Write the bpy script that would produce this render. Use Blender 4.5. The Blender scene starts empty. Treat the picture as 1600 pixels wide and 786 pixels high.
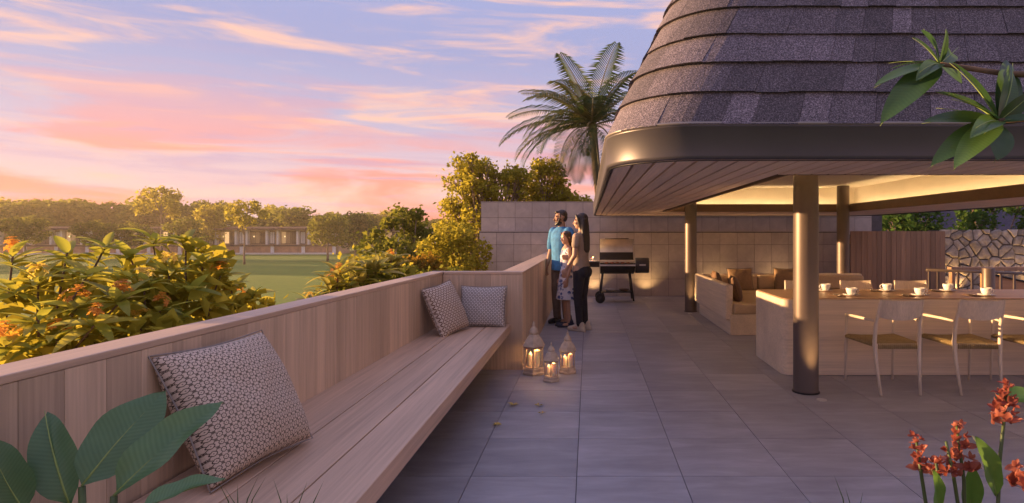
import bpy, math, random
from mathutils import Vector, Matrix, Euler
R = math.radians
rnd = random.Random(7)
scene = bpy.context.scene
col = scene.collection

# ------------------------------------------------------------------ camera, sky, sun, exposure
cam = bpy.data.cameras.new('camera'); camo = bpy.data.objects.new('camera', cam); col.objects.link(camo)
camo.location = (0, 0, 1.4); camo.rotation_euler = (R(90), 0, 0)
cam.sensor_width = 36; cam.lens = 36 * 900 / 1600
cam.shift_x = -119 / 1600; cam.shift_y = -27 / 1600
cam.clip_start = 0.05; cam.clip_end = 6000
scene.camera = camo

SUN_EL, SUN_AZ = 7.0, 82.0          # azimuth measured from straight ahead (+Y) towards the left (-X)
world = bpy.data.worlds.new('World'); scene.world = world; world.use_nodes = True
nt = world.node_tree; N = nt.nodes; L = nt.links
N.clear()
def wn(t, **k):
    n = N.new(t)
    for a, b in k.items(): setattr(n, a, b)
    return n
out = wn('ShaderNodeOutputWorld'); bg = wn('ShaderNodeBackground')
sky = wn('ShaderNodeTexSky', sky_type='NISHITA', sun_disc=False)
sky.sun_elevation = R(SUN_EL); sky.sun_rotation = R(-SUN_AZ); sky.air_density = 1.2; sky.dust_density = 2.0
tc = wn('ShaderNodeTexCoord'); sep = wn('ShaderNodeSeparateXYZ'); L.new(tc.outputs['Generated'], sep.inputs[0])
ramp = wn('ShaderNodeValToRGB'); L.new(sep.outputs['Z'], ramp.inputs[0])
def setramp(r, stops):
    e = r.color_ramp.elements
    while len(e) > 1: e.remove(e[-1])
    e[0].position, e[0].color = stops[0][0], stops[0][1] + (1,)
    for p, c in stops[1:]:
        x = e.new(p); x.color = c + (1,)
def srgb(r, g, b):
    f = lambda c: ((c / 255 + .055) / 1.055) ** 2.4 if c > 10 else c / 255 / 12.92
    return (f(r), f(g), f(b))
setramp(ramp, [(0.0, srgb(232, 198, 184)), (0.06, srgb(226, 190, 190)), (0.13, srgb(206, 184, 200)), (0.2, srgb(176, 174, 204)),
               (0.29, srgb(156, 161, 201)), (0.42, srgb(154, 163, 208)), (1.0, srgb(164, 174, 228))])
def noise(vec, scale, detail, rough, dist=0):
    n = wn('ShaderNodeTexNoise'); n.inputs['Scale'].default_value = scale; n.inputs['Detail'].default_value = detail
    n.inputs['Roughness'].default_value = rough; n.inputs['Distortion'].default_value = dist
    L.new(vec, n.inputs['Vector']); return n.outputs['Fac']
def mapping(vec, sc, rot=(0, 0, 0), loc=(0, 0, 0)):
    m = wn('ShaderNodeMapping'); m.inputs['Scale'].default_value = sc; m.inputs['Rotation'].default_value = rot
    m.inputs['Location'].default_value = loc; L.new(vec, m.inputs['Vector']); return m.outputs[0]
def maprange(v, a, b, c=0.0, d=1.0):
    m = wn('ShaderNodeMapRange', interpolation_type='SMOOTHSTEP'); L.new(v, m.inputs[0])
    for i, q in enumerate((a, b, c, d)): m.inputs[i + 1].default_value = q
    return m.outputs[0]
def mixc(fac, a, b):
    m = wn('ShaderNodeMix', data_type='RGBA')
    if isinstance(fac, float): m.inputs[0].default_value = fac
    else: L.new(fac, m.inputs[0])
    for i, q in ((6, a), (7, b)):
        if isinstance(q, tuple): m.inputs[i].default_value = q + (1,)
        else: L.new(q, m.inputs[i])
    return m.outputs[2]
def mul(a, b):
    m = wn('ShaderNodeMath', operation='MULTIPLY')
    for i, q in enumerate((a, b)):
        if isinstance(q, float): m.inputs[i].default_value = q
        else: L.new(q, m.inputs[i])
    return m.outputs[0]
G = tc.outputs['Generated']
c1 = maprange(noise(mapping(G, (1.7, 1.7, 13), (0.05, 0.1, 0)), 2.2, 7, .58, .6), .47, .70)
c2 = maprange(noise(mapping(G, (1.2, 1.2, 9), (0.04, -0.06, 0), (3.1, .4, 1.2)), 1.8, 6, .55, .8), .46, .60)
c3 = mul(maprange(noise(mapping(G, (1.5, 1.5, 17), (0.03, 0.05, 0), (7.3, 2.4, .2)), 2.4, 7, .6, .7), .48, .68), maprange(sep.outputs['Z'], .34, .05))
base = mixc(mul(c1, .9), ramp.outputs[0], srgb(248, 196, 172))
lowm = mul(c2, maprange(sep.outputs['Z'], .30, .02))
base = mixc(mul(lowm, .95), base, srgb(246, 146, 130))
skm = wn('ShaderNodeVectorMath', operation='SCALE'); L.new(sky.outputs[0], skm.inputs[0]); skm.inputs['Scale'].default_value = .06
base = mixc(mul(c3, .7), base, srgb(186, 160, 192))
final = mixc(.05, base, skm.outputs[0])
below = maprange(sep.outputs['Z'], -.02, 0.0)
final = mixc(below, srgb(120, 100, 90), final)
L.new(final, bg.inputs[0]); bg.inputs[1].default_value = .445
L.new(bg.outputs[0], out.inputs[0])

sl = bpy.data.lights.new('sun', 'SUN'); sl.energy = 5.0; sl.angle = R(.6); sl.color = (1, .60, .28)
so = bpy.data.objects.new('sun', sl); col.objects.link(so)
sd = Vector((-math.sin(R(SUN_AZ)) * math.cos(R(SUN_EL)), math.cos(R(SUN_AZ)) * math.cos(R(SUN_EL)), math.sin(R(SUN_EL))))
so.rotation_euler = sd.to_track_quat('Z', 'Y').to_euler(); so.location = (-20, 10, 12)
scene.view_settings.view_transform = 'Standard'; scene.view_settings.look = 'None'
scene.view_settings.gamma = 1; scene.view_settings.exposure = 1.5; scene.view_settings.use_curve_mapping = False
scene.render.engine = 'CYCLES'

# ------------------------------------------------------------------ helpers
ORG = {}
class MB:
    def __init__(s): s.v = []; s.f = []
    def add(s, vs, fs):
        o = len(s.v); s.v += [tuple(p) for p in vs]; s.f += [tuple(i + o for i in f) for f in fs]; return s
    def box(s, x0, x1, y0, y1, z0, z1):
        return s.add([(x0,y0,z0),(x1,y0,z0),(x1,y1,z0),(x0,y1,z0),(x0,y0,z1),(x1,y0,z1),(x1,y1,z1),(x0,y1,z1)],
              [(0,3,2,1),(4,5,6,7),(0,1,5,4),(1,2,6,5),(2,3,7,6),(3,0,4,7)])
    def bx(s, c, d, rot=None):
        M = rot.to_matrix() if rot else Matrix.Identity(3)
        vs = [Vector(c) + M @ Vector((i*d[0]/2, j*d[1]/2, k*d[2]/2)) for k in (-1,1) for i,j in ((-1,-1),(1,-1),(1,1),(-1,1))]
        return s.add(vs, [(0,3,2,1),(4,5,6,7),(0,1,5,4),(1,2,6,5),(2,3,7,6),(3,0,4,7)])
    def prism(s, poly, z0, z1):
        n = len(poly)
        return s.add([(x,y,z0) for x,y in poly] + [(x,y,z1) for x,y in poly],
              [tuple(range(n-1,-1,-1)), tuple(range(n,2*n))] + [(i,(i+1)%n,(i+1)%n+n,i+n) for i in range(n)])
    def tube(s, pts, rad, n=8, cap=True):
        pts = [Vector(p) for p in pts]
        if not hasattr(rad, '__len__'): rad = [rad]*len(pts)
        vs = []; up = None
        for i, p in enumerate(pts):
            d = (pts[min(i+1,len(pts)-1)] - pts[max(i-1,0)]).normalized()
            if up is None: up = Vector((0,0,1)) if abs(d.z) < .9 else Vector((1,0,0))
            a = d.cross(up).normalized(); b = a.cross(d).normalized(); up = b
            for k in range(n):
                t = 2*math.pi*k/n; vs.append(p + a*math.cos(t)*rad[i] + b*math.sin(t)*rad[i])
        fs = [(i*n+k, i*n+(k+1)%n, (i+1)*n+(k+1)%n, (i+1)*n+k) for i in range(len(pts)-1) for k in range(n)]
        if cap: fs += [tuple(range(n-1,-1,-1)), tuple(range((len(pts)-1)*n, len(pts)*n))]
        return s.add(vs, fs)
    def lathe(s, prof, c=(0,0,0), n=24, ang0=0):
        vs = []; 
        for r, z in prof:
            for k in range(n):
                t = 2*math.pi*k/n + ang0; vs.append((c[0]+r*math.cos(t), c[1]+r*math.sin(t), c[2]+z))
        m = len(prof)
        fs = [(i*n+k, i*n+(k+1)%n, (i+1)*n+(k+1)%n, (i+1)*n+k) for i in range(m-1) for k in range(n)]
        if prof[0][0] > 1e-5: fs.append(tuple(range(n-1,-1,-1)))
        if prof[-1][0] > 1e-5: fs.append(tuple(range((m-1)*n, m*n)))
        return s.add(vs, fs)
    def loft(s, rings, closed=True, cap=True):
        n = len(rings[0]); vs = [p for r in rings for p in r]; m = len(rings)
        kk = n if closed else n-1
        fs = [(i*n+k, i*n+(k+1)%n, (i+1)*n+(k+1)%n, (i+1)*n+k) for i in range(m-1) for k in range(kk)]
        if cap and closed: fs += [tuple(range(n-1,-1,-1)), tuple(range((m-1)*n, m*n))]
        return s.add(vs, fs)
    def ell(s, c, r, M=None, n=12, m=8):
        vs = [Vector((0,0,-1))]; 
        for i in range(1,m):
            a = -math.pi/2 + math.pi*i/m
            vs += [Vector((math.cos(a)*math.cos(2*math.pi*k/n), math.cos(a)*math.sin(2*math.pi*k/n), math.sin(a))) for k in range(n)]
        vs.append(Vector((0,0,1)))
        fs = [(0,1+(k+1)%n,1+k) for k in range(n)]
        for i in range(m-2):
            fs += [(1+i*n+k,1+i*n+(k+1)%n,1+(i+1)*n+(k+1)%n,1+(i+1)*n+k) for k in range(n)]
        e = 1+(m-1)*n; fs += [(e-n+k,e-n+(k+1)%n,e) for k in range(n)]
        M = M or Matrix.Identity(3)
        return s.add([Vector(c)+M@Vector((p.x*r[0],p.y*r[1],p.z*r[2])) for p in vs], fs)
    def mesh(s, name, mat=None, smooth=False, org=(0,0,0)):
        me = bpy.data.meshes.new(name)
        me.from_pydata([(x-org[0],y-org[1],z-org[2]) for x,y,z in s.v], [], s.f)
        if mat: me.materials.append(mat)
        if smooth: me.shade_smooth()
        return me
    def build(s, name, mat, parent=None, smooth=False, bevel=0, seg=2, org=None, auto=None):
        if parent is not None: o_ = ORG.get(parent.name, (0,0,0))
        else: o_ = org or (0,0,0)
        me = s.mesh(name, mat, smooth, o_)
        o = bpy.data.objects.new(name, me); col.objects.link(o)
        if parent is not None: o.parent = parent
        else: o.location = o_
        ORG[o.name] = o_
        if bevel:
            b = o.modifiers.new('bevel', 'BEVEL'); b.width = bevel; b.segments = seg; b.limit_method = 'ANGLE'; b.angle_limit = R(40)
            b.harden_normals = False
            if seg > 1 and not smooth:
                me.shade_smooth()
                m = o.modifiers.new('wn', 'WEIGHTED_NORMAL'); m.keep_sharp = True
        if auto: me.set_sharp_from_angle(angle=R(auto))
        return o
def inst(name, me, parent, loc, rot=(0,0,0), sc=(1,1,1)):
    """a piece that shares mesh data; loc in world coordinates"""
    o = bpy.data.objects.new(name, me); col.objects.link(o)
    if parent is not None:
        o.parent = parent; g = ORG.get(parent.name, (0,0,0)); loc = (loc[0]-g[0], loc[1]-g[1], loc[2]-g[2])
    o.location = loc
    o.rotation_euler = rot if not isinstance(rot, Matrix) else rot.to_euler()
    o.scale = sc if hasattr(sc, '__len__') else (sc,sc,sc)
    return o
def tag(o, label=None, cat=None, group=None, kind=None):
    if label: o['label'] = label
    if cat: o['category'] = cat
    if group: o['group'] = group
    if kind: o['kind'] = kind
    return o
def empty(name, loc, label=None, cat=None, group=None, rotz=0):
    o = bpy.data.objects.new(name, None); col.objects.link(o); o.location = loc; o.rotation_euler = (0,0,rotz)
    o.empty_display_size = .1; ORG[o.name] = tuple(loc)
    return tag(o, label, cat, group)
def copy_tree(o, parent=None):
    c = o.copy(); col.objects.link(c); c.parent = parent
    for ch in [k for k in bpy.data.objects if k.parent == o]: copy_tree(ch, c)
    return c

# ------------------------------------------------------------------ materials
MATS = {}
class NT:
    def __init__(s, name):
        s.m = bpy.data.materials.new(name); s.m.use_nodes = True; s.t = s.m.node_tree; s.n = s.t.nodes; s.l = s.t.links
        s.b = s.n['Principled BSDF']; s.o = s.n['Material Output']
    def node(s, t, **k):
        n = s.n.new(t)
        for a, b in k.items(): setattr(n, a, b)
        return n
    def link(s, a, b): s.l.new(a, b)
    def coord(s, which='Object', sc=(1,1,1), rot=(0,0,0), rand=0):
        tc = s.node('ShaderNodeTexCoord'); v = tc.outputs[which]
        if rand:
            oi = s.node('ShaderNodeObjectInfo'); ml = s.node('ShaderNodeMath', operation='MULTIPLY'); s.link(oi.outputs['Random'], ml.inputs[0]); ml.inputs[1].default_value = rand
            ad = s.node('ShaderNodeVectorMath', operation='ADD'); s.link(v, ad.inputs[0]); s.link(ml.outputs[0], ad.inputs[1]); v = ad.outputs[0]
        m = s.node('ShaderNodeMapping'); m.inputs['Scale'].default_value = sc; m.inputs['Rotation'].default_value = rot
        s.link(v, m.inputs['Vector']); return m.outputs[0]
    def noise(s, v, scale=5, detail=5, rough=.55, dist=0):
        n = s.node('ShaderNodeTexNoise'); s.link(v, n.inputs['Vector'])
        for k, x in (('Scale',scale),('Detail',detail),('Roughness',rough),('Distortion',dist)): n.inputs[k].default_value = x
        return n.outputs['Fac']
    def ramp(s, f, stops):
        r = s.node('ShaderNodeValToRGB'); s.link(f, r.inputs[0]); setramp(r, stops); return r.outputs[0]
    def mix(s, f, a, b, blend='MIX'):
        m = s.node('ShaderNodeMix', data_type='RGBA', blend_type=blend)
        for i, q in ((0,f),(6,a),(7,b)):
            if isinstance(q, (int,float)): m.inputs[i].default_value = q
            elif isinstance(q, tuple): m.inputs[i].default_value = q+(1,)
            else: s.link(q, m.inputs[i])
        return m.outputs[2]
    def math(s, op, a, b=0.0, c=None):
        m = s.node('ShaderNodeMath', operation=op)
        for i, q in enumerate((a,b) if c is None else (a,b,c)):
            if isinstance(q, (int,float)): m.inputs[i].default_value = q
            else: s.link(q, m.inputs[i])
        return m.outputs[0]
    def rand(s): return s.node('ShaderNodeObjectInfo').outputs['Random']
    def bump(s, h, strength=.3, dist=.01):
        b = s.node('ShaderNodeBump'); b.inputs['Strength'].default_value = strength; b.inputs['Distance'].default_value = dist
        s.link(h, b.inputs['Height']); s.link(b.outputs[0], s.b.inputs['Normal'])
    def color(s, c): 
        if isinstance(c, tuple): s.b.inputs['Base Color'].default_value = c+(1,)
        else: s.link(c, s.b.inputs['Base Color'])
    def set(s, **k):
        for a, b in k.items():
            i = s.b.inputs[a.replace('_',' ')]
            if isinstance(b, (int,float,tuple)): i.default_value = b
            else: s.link(b, i)
        return s
def sc3(c, f): return tuple(min(1, x*f) for x in c)
def plain(name, c, rough=.6, metal=0, var=.15, scale=8, bump=0):
    if name in MATS: return MATS[name]
    t = NT(name); v = t.coord('Object', rand=9)
    n = t.noise(v, scale, 5)
    t.color(t.ramp(n, [(.3, sc3(c, 1-var)), (.7, sc3(c, 1+var))])); t.set(Roughness=rough, Metallic=metal)
    if bump: t.bump(n, bump, .004)
    MATS[name] = t.m; return t.m
def wood(name, c, axis=2, scale=1.0, rough=.55, var=.35, rvar=.2):
    t = NT(name); sc = [26*scale]*3; sc[axis] = 1.1*scale
    v = t.coord('Object', tuple(sc), rand=13)
    n1 = t.noise(v, 1, 6, .6, .8); sc2 = [90*scale]*3; sc2[axis] = 2.0*scale
    n2 = t.noise(t.coord('Object', tuple(sc2), rand=5), 1, 3, .6)
    sc4 = [5*scale]*3; sc4[axis] = .5*scale
    n3 = t.noise(t.coord('Object', tuple(sc4), rand=7), 1, 2, .5)
    a = t.ramp(n1, [(.28, sc3(c, 1-var)), (.5, c), (.75, sc3(c, 1+var*.7))])
    a = t.mix(.35, a, t.ramp(n2, [(.35, sc3(c, .72)), (.65, sc3(c, 1.2))]))
    a = t.mix(.5, a, t.ramp(n3, [(.3, (.72,.72,.72)), (.7, (1.12,1.12,1.12))]), 'MULTIPLY')
    f = t.math('MULTIPLY_ADD', t.rand(), rvar*2, 1-rvar)
    cm = t.node('ShaderNodeVectorMath', operation='SCALE'); t.link(a, cm.inputs[0]); t.link(f, cm.inputs['Scale'])
    t.color(cm.outputs[0]); t.set(Roughness=rough); t.bump(n2, .12, .003)
    return t.m
def emis(name, c, s):
    t = NT(name); t.set(Base_Color=c+(1,), Emission_Color=c+(1,), Emission_Strength=s); return t.m
def leafmat(name, c, c2=None, trans=.45, rough=.4, var=.3, vein=False):
    t = NT(name); t.n.remove(t.b); c2 = c2 or sc3(c, 1.5)
    oi = t.rand(); v = t.coord('Object', rand=5)
    n = t.noise(v, 6, 3)
    f = t.math('ADD', t.math('MULTIPLY', oi, .6), t.math('MULTIPLY', n, .4))
    cc = t.ramp(f, [(.15, sc3(c, 1-var)), (.45, c), (.8, c2)])
    if vein:
        sp = t.node('ShaderNodeSeparateXYZ'); tc_ = t.node('ShaderNodeTexCoord'); t.link(tc_.outputs['Object'], sp.inputs[0])
        ph = t.math('SUBTRACT', sp.outputs[0], t.math('MULTIPLY', t.math('ABSOLUTE', sp.outputs[1]), .7))
        sn = t.math('SINE', t.math('MULTIPLY', ph, 150.0)); sn = t.math('MULTIPLY_ADD', sn, .10, .95)
        vm = t.node('ShaderNodeVectorMath', operation='SCALE'); t.link(cc, vm.inputs[0]); t.link(sn, vm.inputs['Scale']); cc = vm.outputs[0]
    geo = t.node('ShaderNodeNewGeometry')
    d = t.node('ShaderNodeBsdfPrincipled'); t.link(cc, d.inputs['Base Color']); d.inputs['Roughness'].default_value = rough
    tr = t.node('ShaderNodeBsdfTranslucent'); t.link(t.mix(.5, cc, sc3(c2, 1.3)), tr.inputs[0])
    mx = t.node('ShaderNodeMixShader'); mx.inputs[0].default_value = trans
    t.link(d.outputs[0], mx.inputs[1]); t.link(tr.outputs[0], mx.inputs[2]); t.link(mx.outputs[0], t.o.inputs[0])
    return t.m
def crownmat(name, c, c2, trans=.4):
    """foliage of a whole crown: tone varies clump by clump and leaf by leaf (random per island)"""
    t = NT(name); t.n.remove(t.b)
    geo = t.node('ShaderNodeNewGeometry'); n = t.noise(t.coord('Object'), 1.4, 3)
    f = t.math('ADD', t.math('MULTIPLY', geo.outputs['Random Per Island'], .45), t.math('MULTIPLY', n, .6))
    cc = t.ramp(f, [(.2, sc3(c, .55)), (.5, c), (.85, c2)])
    d = t.node('ShaderNodeBsdfDiffuse'); t.link(cc, d.inputs[0])
    tr = t.node('ShaderNodeBsdfTranslucent'); t.link(t.mix(.5, cc, c2), tr.inputs[0])
    mx = t.node('ShaderNodeMixShader'); mx.inputs[0].default_value = trans
    t.link(d.outputs[0], mx.inputs[1]); t.link(tr.outputs[0], mx.inputs[2]); t.link(mx.outputs[0], t.o.inputs[0])
    return t.m

M_clad = wood('wood_cladding', (.58,.425,.295), 2, .8, .55, .26, .15)
M_seat = wood('bench_wood', (.56,.385,.265), 1, .8, .5, .28, .05)
M_soffit = wood('soffit_wood', (.84,.63,.51), 1, .9, .5, .16, .10)
M_dining = wood('pale_oak', (.72,.58,.44), 0, .6, .5, .14, .04)
M_dtop = wood('table_top_wood', (.38,.22,.13), 0, .7, .35, .25, .05)
M_fence = wood('fence_wood', (.30,.17,.095), 2, .8, .55, .35, .22)
M_chairwood = wood('ash_wood', (.70,.58,.45), 2, 1.2, .45, .12, .05)
M_bark = plain('bark', (.13,.085,.055), .9, 0, .4, 14, .6)
M_bark2 = plain('pale_bark', (.22,.16,.12), .9, 0, .35, 14, .5)
M_bronze = plain('bronze_metal', (.14,.105,.09), .44, .4, .12, 3)
M_fascia = plain('fascia_metal', (.085,.076,.090), .40, .35, .08, 2)
M_dark = plain('dark_metal', (.03,.028,.028), .45, .6, .2)
M_blackgap = plain('dark_recess', (.03,.026,.024), .9)
M_plaster = plain('cove_plaster', (.66,.58,.46), .8, 0, .05, 2)
M_pelmet = wood('pelmet_wood', (.16,.09,.055), 0, .8, .5, .25, .05)
M_white = plain('white_ceramic', (.80,.78,.75), .15, 0, .02)
M_grout = plain('grout', (.11,.10,.105), .9)
M_soil = plain('soil', (.05,.035,.022), 1, 0, .5, 20, .8)
M_concrete = plain('concrete', (.30,.27,.25), .8, 0, .2, 4, .2)

def tile_mat(name, c, streak, rvar, rough=.5, k=1.0):
    t = NT(name)
    n1 = t.noise(t.coord('Object', streak, rand=17), 1, 7, .65, .5)
    n2 = t.noise(t.coord('Object', rand=11), 2.2, 4, .5)
    n3 = t.noise(t.coord('Object', rand=3), 60, 3, .6)
    a = t.ramp(n1, [(.3, sc3(c, 1-.28*k)), (.52, c), (.72, sc3(c, 1+.32*k))])
    a = t.mix(.6*k, a, t.ramp(n2, [(.3, (.75,.75,.78)), (.7, (1.15,1.13,1.1))]), 'MULTIPLY')
    f = t.math('MULTIPLY_ADD', t.rand(), rvar*2, 1-rvar)
    cm = t.node('ShaderNodeVectorMath', operation='SCALE'); t.link(a, cm.inputs[0]); t.link(f, cm.inputs['Scale'])
    t.color(cm.outputs[0])
    t.set(Roughness=t.math('MULTIPLY_ADD', n1, .35, rough-.17)); t.bump(t.math('ADD', n1, t.math('MULTIPLY', n3, .3)), .15, .003)
    return t.m
M_floor = tile_mat('floor_tile', (.34,.325,.35), (2.2,9,3), .09, .52, .75)
M_walltile = tile_mat('wall_tile', (.46,.395,.36), (4,4,4), .06, .75, .5)

# ------------------------------------------------------------------ structure: land, terrace floor
def ground_mat():
    t = NT('lawn_grass'); v = t.coord('Object')
    n1 = t.noise(v, .035, 5); n2 = t.noise(v, 1.3, 6, .7); n3 = t.noise(v, 14, 3, .7)
    a = t.ramp(n1, [(.3, (.105,.170,.007)), (.7, (.19,.26,.012))])
    a = t.mix(.45, a, t.ramp(n2, [(.3, (.55,.6,.5)), (.7, (1.25,1.2,1.1))]), 'MULTIPLY')
    a = t.mix(.45, a, t.ramp(n3, [(.3, (.6,.6,.6)), (.7, (1.3,1.3,1.2))]), 'MULTIPLY')
    t.color(a); t.set(Roughness=.9); t.bump(n3, .8, .05); return t.m
def land(x, y):
    z = -3.8
    d = math.hypot(x+60, y-75)
    return z + .5*math.sin(x*.05+1)*math.cos(y*.043) * min(1, max(0, (y-20)/40)) * (1 if y < 130 else max(0, 1-(y-130)/15))
m = MB(); xs = [-3000,-1200,-600,-350,-250]+list(range(-200,121,8))+[180,300,600,1500,3000]; ys = [-200,-60,-10]+list(range(0,150,6))+[150,170,220,320,600,1500,4000]
m.add([(x,y,land(x,y)) for y in ys for x in xs], [(j*len(xs)+i, j*len(xs)+i+1, (j+1)*len(xs)+i+1, (j+1)*len(xs)+i) for j in range(len(ys)-1) for i in range(len(xs)-1)])
tag(m.build('lawn', ground_mat(), smooth=True), kind='structure')

m = MB(); m.box(-3.45, 13, .2, 13.6, -4.6, -.031); m.box(-3.45, -1.78, .2, 13.0, -.05, .18); m.box(-1.79, -.92, 6.12, 13.0, -.05, .18)
tag(m.build('terrace_base', M_concrete), kind='structure')
floor = MB().box(-1.78, 13, .2, 13.4, -.03, -.006).build('terrace_floor', M_grout); tag(floor, kind='structure')
TX, TY, T = -.066, 4.549, .608
tile = MB().box(-.3036,.3036,-.3018,.3018,-.02,0)
tme = tile.mesh('tile', M_floor)
rest = MB()
for i in range(-3, 22):
    for j in range(-7, 15):
        x, y = TX + (i+.5)*.612, TY + (j+.5)*T
        if x < -1.75+.1 or y < .35 or y > 13.4-.3: continue
        vis = y > 2.8 and x - .35 < 681*y/900
        if vis: inst('tile', tme, floor, (x, y, rnd.uniform(-.0006,.0006)))
        else: rest.box(x-.3015,x+.3015,y-.3015,y+.3015,-.02,0)
tag(rest.build('paving', M_floor, floor), kind='stuff')
# ------------------------------------------------------------------ parapet wall with built-in bench
def wx(y): return -1.60 + (y-1.9)*.0244          # inner face of the long parapet
par = empty('parapet_wall', (-1.65, .6, 0), 'long timber clad parapet wall behind the bench, lawn beyond it', 'wall')
m = MB(); y0, y1 = .45, 6.10
m.add([(wx(y0)-.14,y0,0),(wx(y0)-.016,y0,0),(wx(y1)-.016,y1,0),(wx(y1)-.14,y1,0),(wx(y0)-.14,y0,.985),(wx(y0)-.016,y0,.985),(wx(y1)-.016,y1,.985),(wx(y1)-.14,y1,.985)],
      [(0,3,2,1),(4,5,6,7),(0,1,5,4),(1,2,6,5),(2,3,7,6),(3,0,4,7)])
m.build('core', M_concrete, par)
m = MB(); ya, yb = .45, 6.098
m.add([(wx(ya)-.146,ya,.986),(wx(ya)+.002,ya,.986),(wx(yb)+.002,yb,.986),(wx(yb)-.146,yb,.986),(wx(ya)-.146,ya,1.012),(wx(ya)+.002,ya,1.012),(wx(yb)+.002,yb,1.012),(wx(yb)-.146,yb,1.012)],
      [(0,3,2,1),(4,5,6,7),(0,1,5,4),(1,2,6,5),(2,3,7,6),(3,0,4,7)])
m.build('coping', wood('coping_wood', (.58,.41,.29), 1, .8, .5, .2, .03), par, bevel=.004)
y = .46
while y < 5.92:
    w = rnd.choice((.14,.145,.15,.29,.16)); e = min(y+w-.0016, 5.938)
    m = MB(); x0, x1 = wx(y), wx(e)
    m.add([(x0-.015,y,.004),(x0,y,.004),(x1,e,.004),(x1-.015,e,.004),(x0-.015,y,.985),(x0,y,.985),(x1,e,.985),(x1-.015,e,.985)],
      [(0,3,2,1),(4,5,6,7),(0,1,5,4),(1,2,6,5),(2,3,7,6),(3,0,4,7)])
    m.build('panel', M_clad, par, bevel=.0012, seg=1); y += w

endw = empty('end_wall', (-1.1, 5.94, 0), 'timber clad end wall at the far end of the bench', 'wall')
MB().box(-1.502, -.690, 5.958, 6.10, 0, .985).build('core', M_concrete, endw)
MB().box(-1.49, -.672, 5.936, 6.102, .986, 1.012).build('coping', wood('coping_wood_cross', (.58,.41,.29), 0, .8, .5, .2, .03), endw, bevel=.004)
x = -1.498
while x < -.70:
    w = .1645; MB().box(x+.0008, min(x+w-.0008,-.6745), 5.940, 5.957, .002, .985).build('panel', M_clad, endw, bevel=.0012, seg=1); x += w
side = empty('side_parapet', (-.79, 9, 0), 'timber clad parapet running back from the bench end past the couple', 'wall')
MB().box(-.90, -.692, 6.104, 12.95, 0, .985).build('core', M_concrete, side)
MB().box(-.906, -.672, 6.104, 12.96, .986, 1.012).build('coping', wood('coping_wood_long', (.58,.41,.29), 1, .8, .5, .2, .03), side, bevel=.004)
y = 5.945
while y < 12.9:
    w = .29; MB().box(-.691, -.6745, y+.0008, min(y+w-.0008, 12.95), .002, .985).build('panel', M_clad, side, bevel=.0012, seg=1); y += w

bench = empty('bench', (-1.15, 3.9, 0), 'long cantilevered timber bench of three planks along the parapet', 'bench')
for x0, x1 in ((-1.575,-1.2775),(-1.2715,-1.0275),(-1.0215,-.80)):
    MB().box(x0, x1, 1.95, 5.936, .385 if x1 > -.9 else .43, .475).build('plank', M_seat, bench, bevel=.005)
MB().box(-1.58, -.90, 2.0, 5.93, .36, .384).build('support_frame', M_blackgap, bench)

# planter in front of the camera (its rim lies below the frame) and the bed outside the parapet
planter = empty('planter', (.6, 1.2, 0), 'low concrete planter in the near foreground', 'planter')
m = MB(); m.box(-1.40,3.2,.62,.70,0,.40); m.box(-1.40,3.2,1.72,1.80,0,.40); m.box(-1.40,-1.32,.701,1.719,0,.40); m.box(3.12,3.2,.701,1.719,0,.40)
m.build('planter_wall', M_concrete, planter, bevel=.006)
MB().box(-1.319,3.119,.701,1.719,.01,.36).build('soil', M_soil, planter)
m = MB(); m.box(-3.40,-1.80,.3,12.9,.17,.22); tag(m.build('planting_bed', M_soil), kind='structure')
m = MB(); m.box(-1.795,-.93,6.16,12.9,.17,.221); tag(m.build('planting_bed', M_soil), kind='structure')

# ------------------------------------------------------------------ tiled back wall (low proud part, tall part behind)
low = empty('tiled_wall', (2, 13.1, 0), 'low part of grey square tile wall behind the barbecue', 'wall')
BW = 13.0
MB().box(-2.46, 5.7, BW+.012, BW+.12, -.2, 1.455).build('core', M_grout, low)
S = .388
tw = MB().box(-.1905,.1905,0,.0115,-.1905,.1905).mesh('wall_tile', M_walltile)
tl = MB().box(-.1905,.1905,0,.0115,-.1335,.1335).mesh('wall_tile', M_walltile)
nx = int(8.16/S)
for i in range(nx):
    x = -2.455 + (i+.5)*S
    for j in range(3):
        inst('wall_tile', tw, low, (x, BW+rnd.uniform(-.0005,.0005), .0+ (j+.5)*S))
    inst('wall_tile', tl, low, (x, BW+rnd.uniform(-.0005,.0005), 3*S+.137))
MB().box(-2.465, 5.70, BW-.003, BW+.13, 1.457, 1.472).build('coping', M_walltile, low)
tall = empty('tall_tiled_wall', (2, 13.3, 0), 'tall part of grey square tile wall rising behind the low part', 'wall')
Y2 = BW+.16
MB().box(-2.45, 6.72, Y2+.012, Y2+.18, -.2, 2.128).build('core', M_grout, tall)
for i in range(int(9.17/S)):
    x = -2.445 + (i+.5)*S
    for k, (z0, z1) in enumerate(((1.10,1.388),(1.392,1.776),(1.780,2.125))):
        if k == 0: continue
        h = (z1-z0)/2-.002
        key = 'tw%d' % k
        if key not in MATS: MATS[key] = MB().box(-.1905,.1905,0,.0115,-h,h).mesh('wall_tile', M_walltile)
        inst('wall_tile', MATS[key], tall, (x, Y2, (z0+z1)/2))
MB().box(-2.455, 6.72, Y2-.003, Y2+.185, 2.129, 2.145).build('coping', M_walltile, tall)

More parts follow.
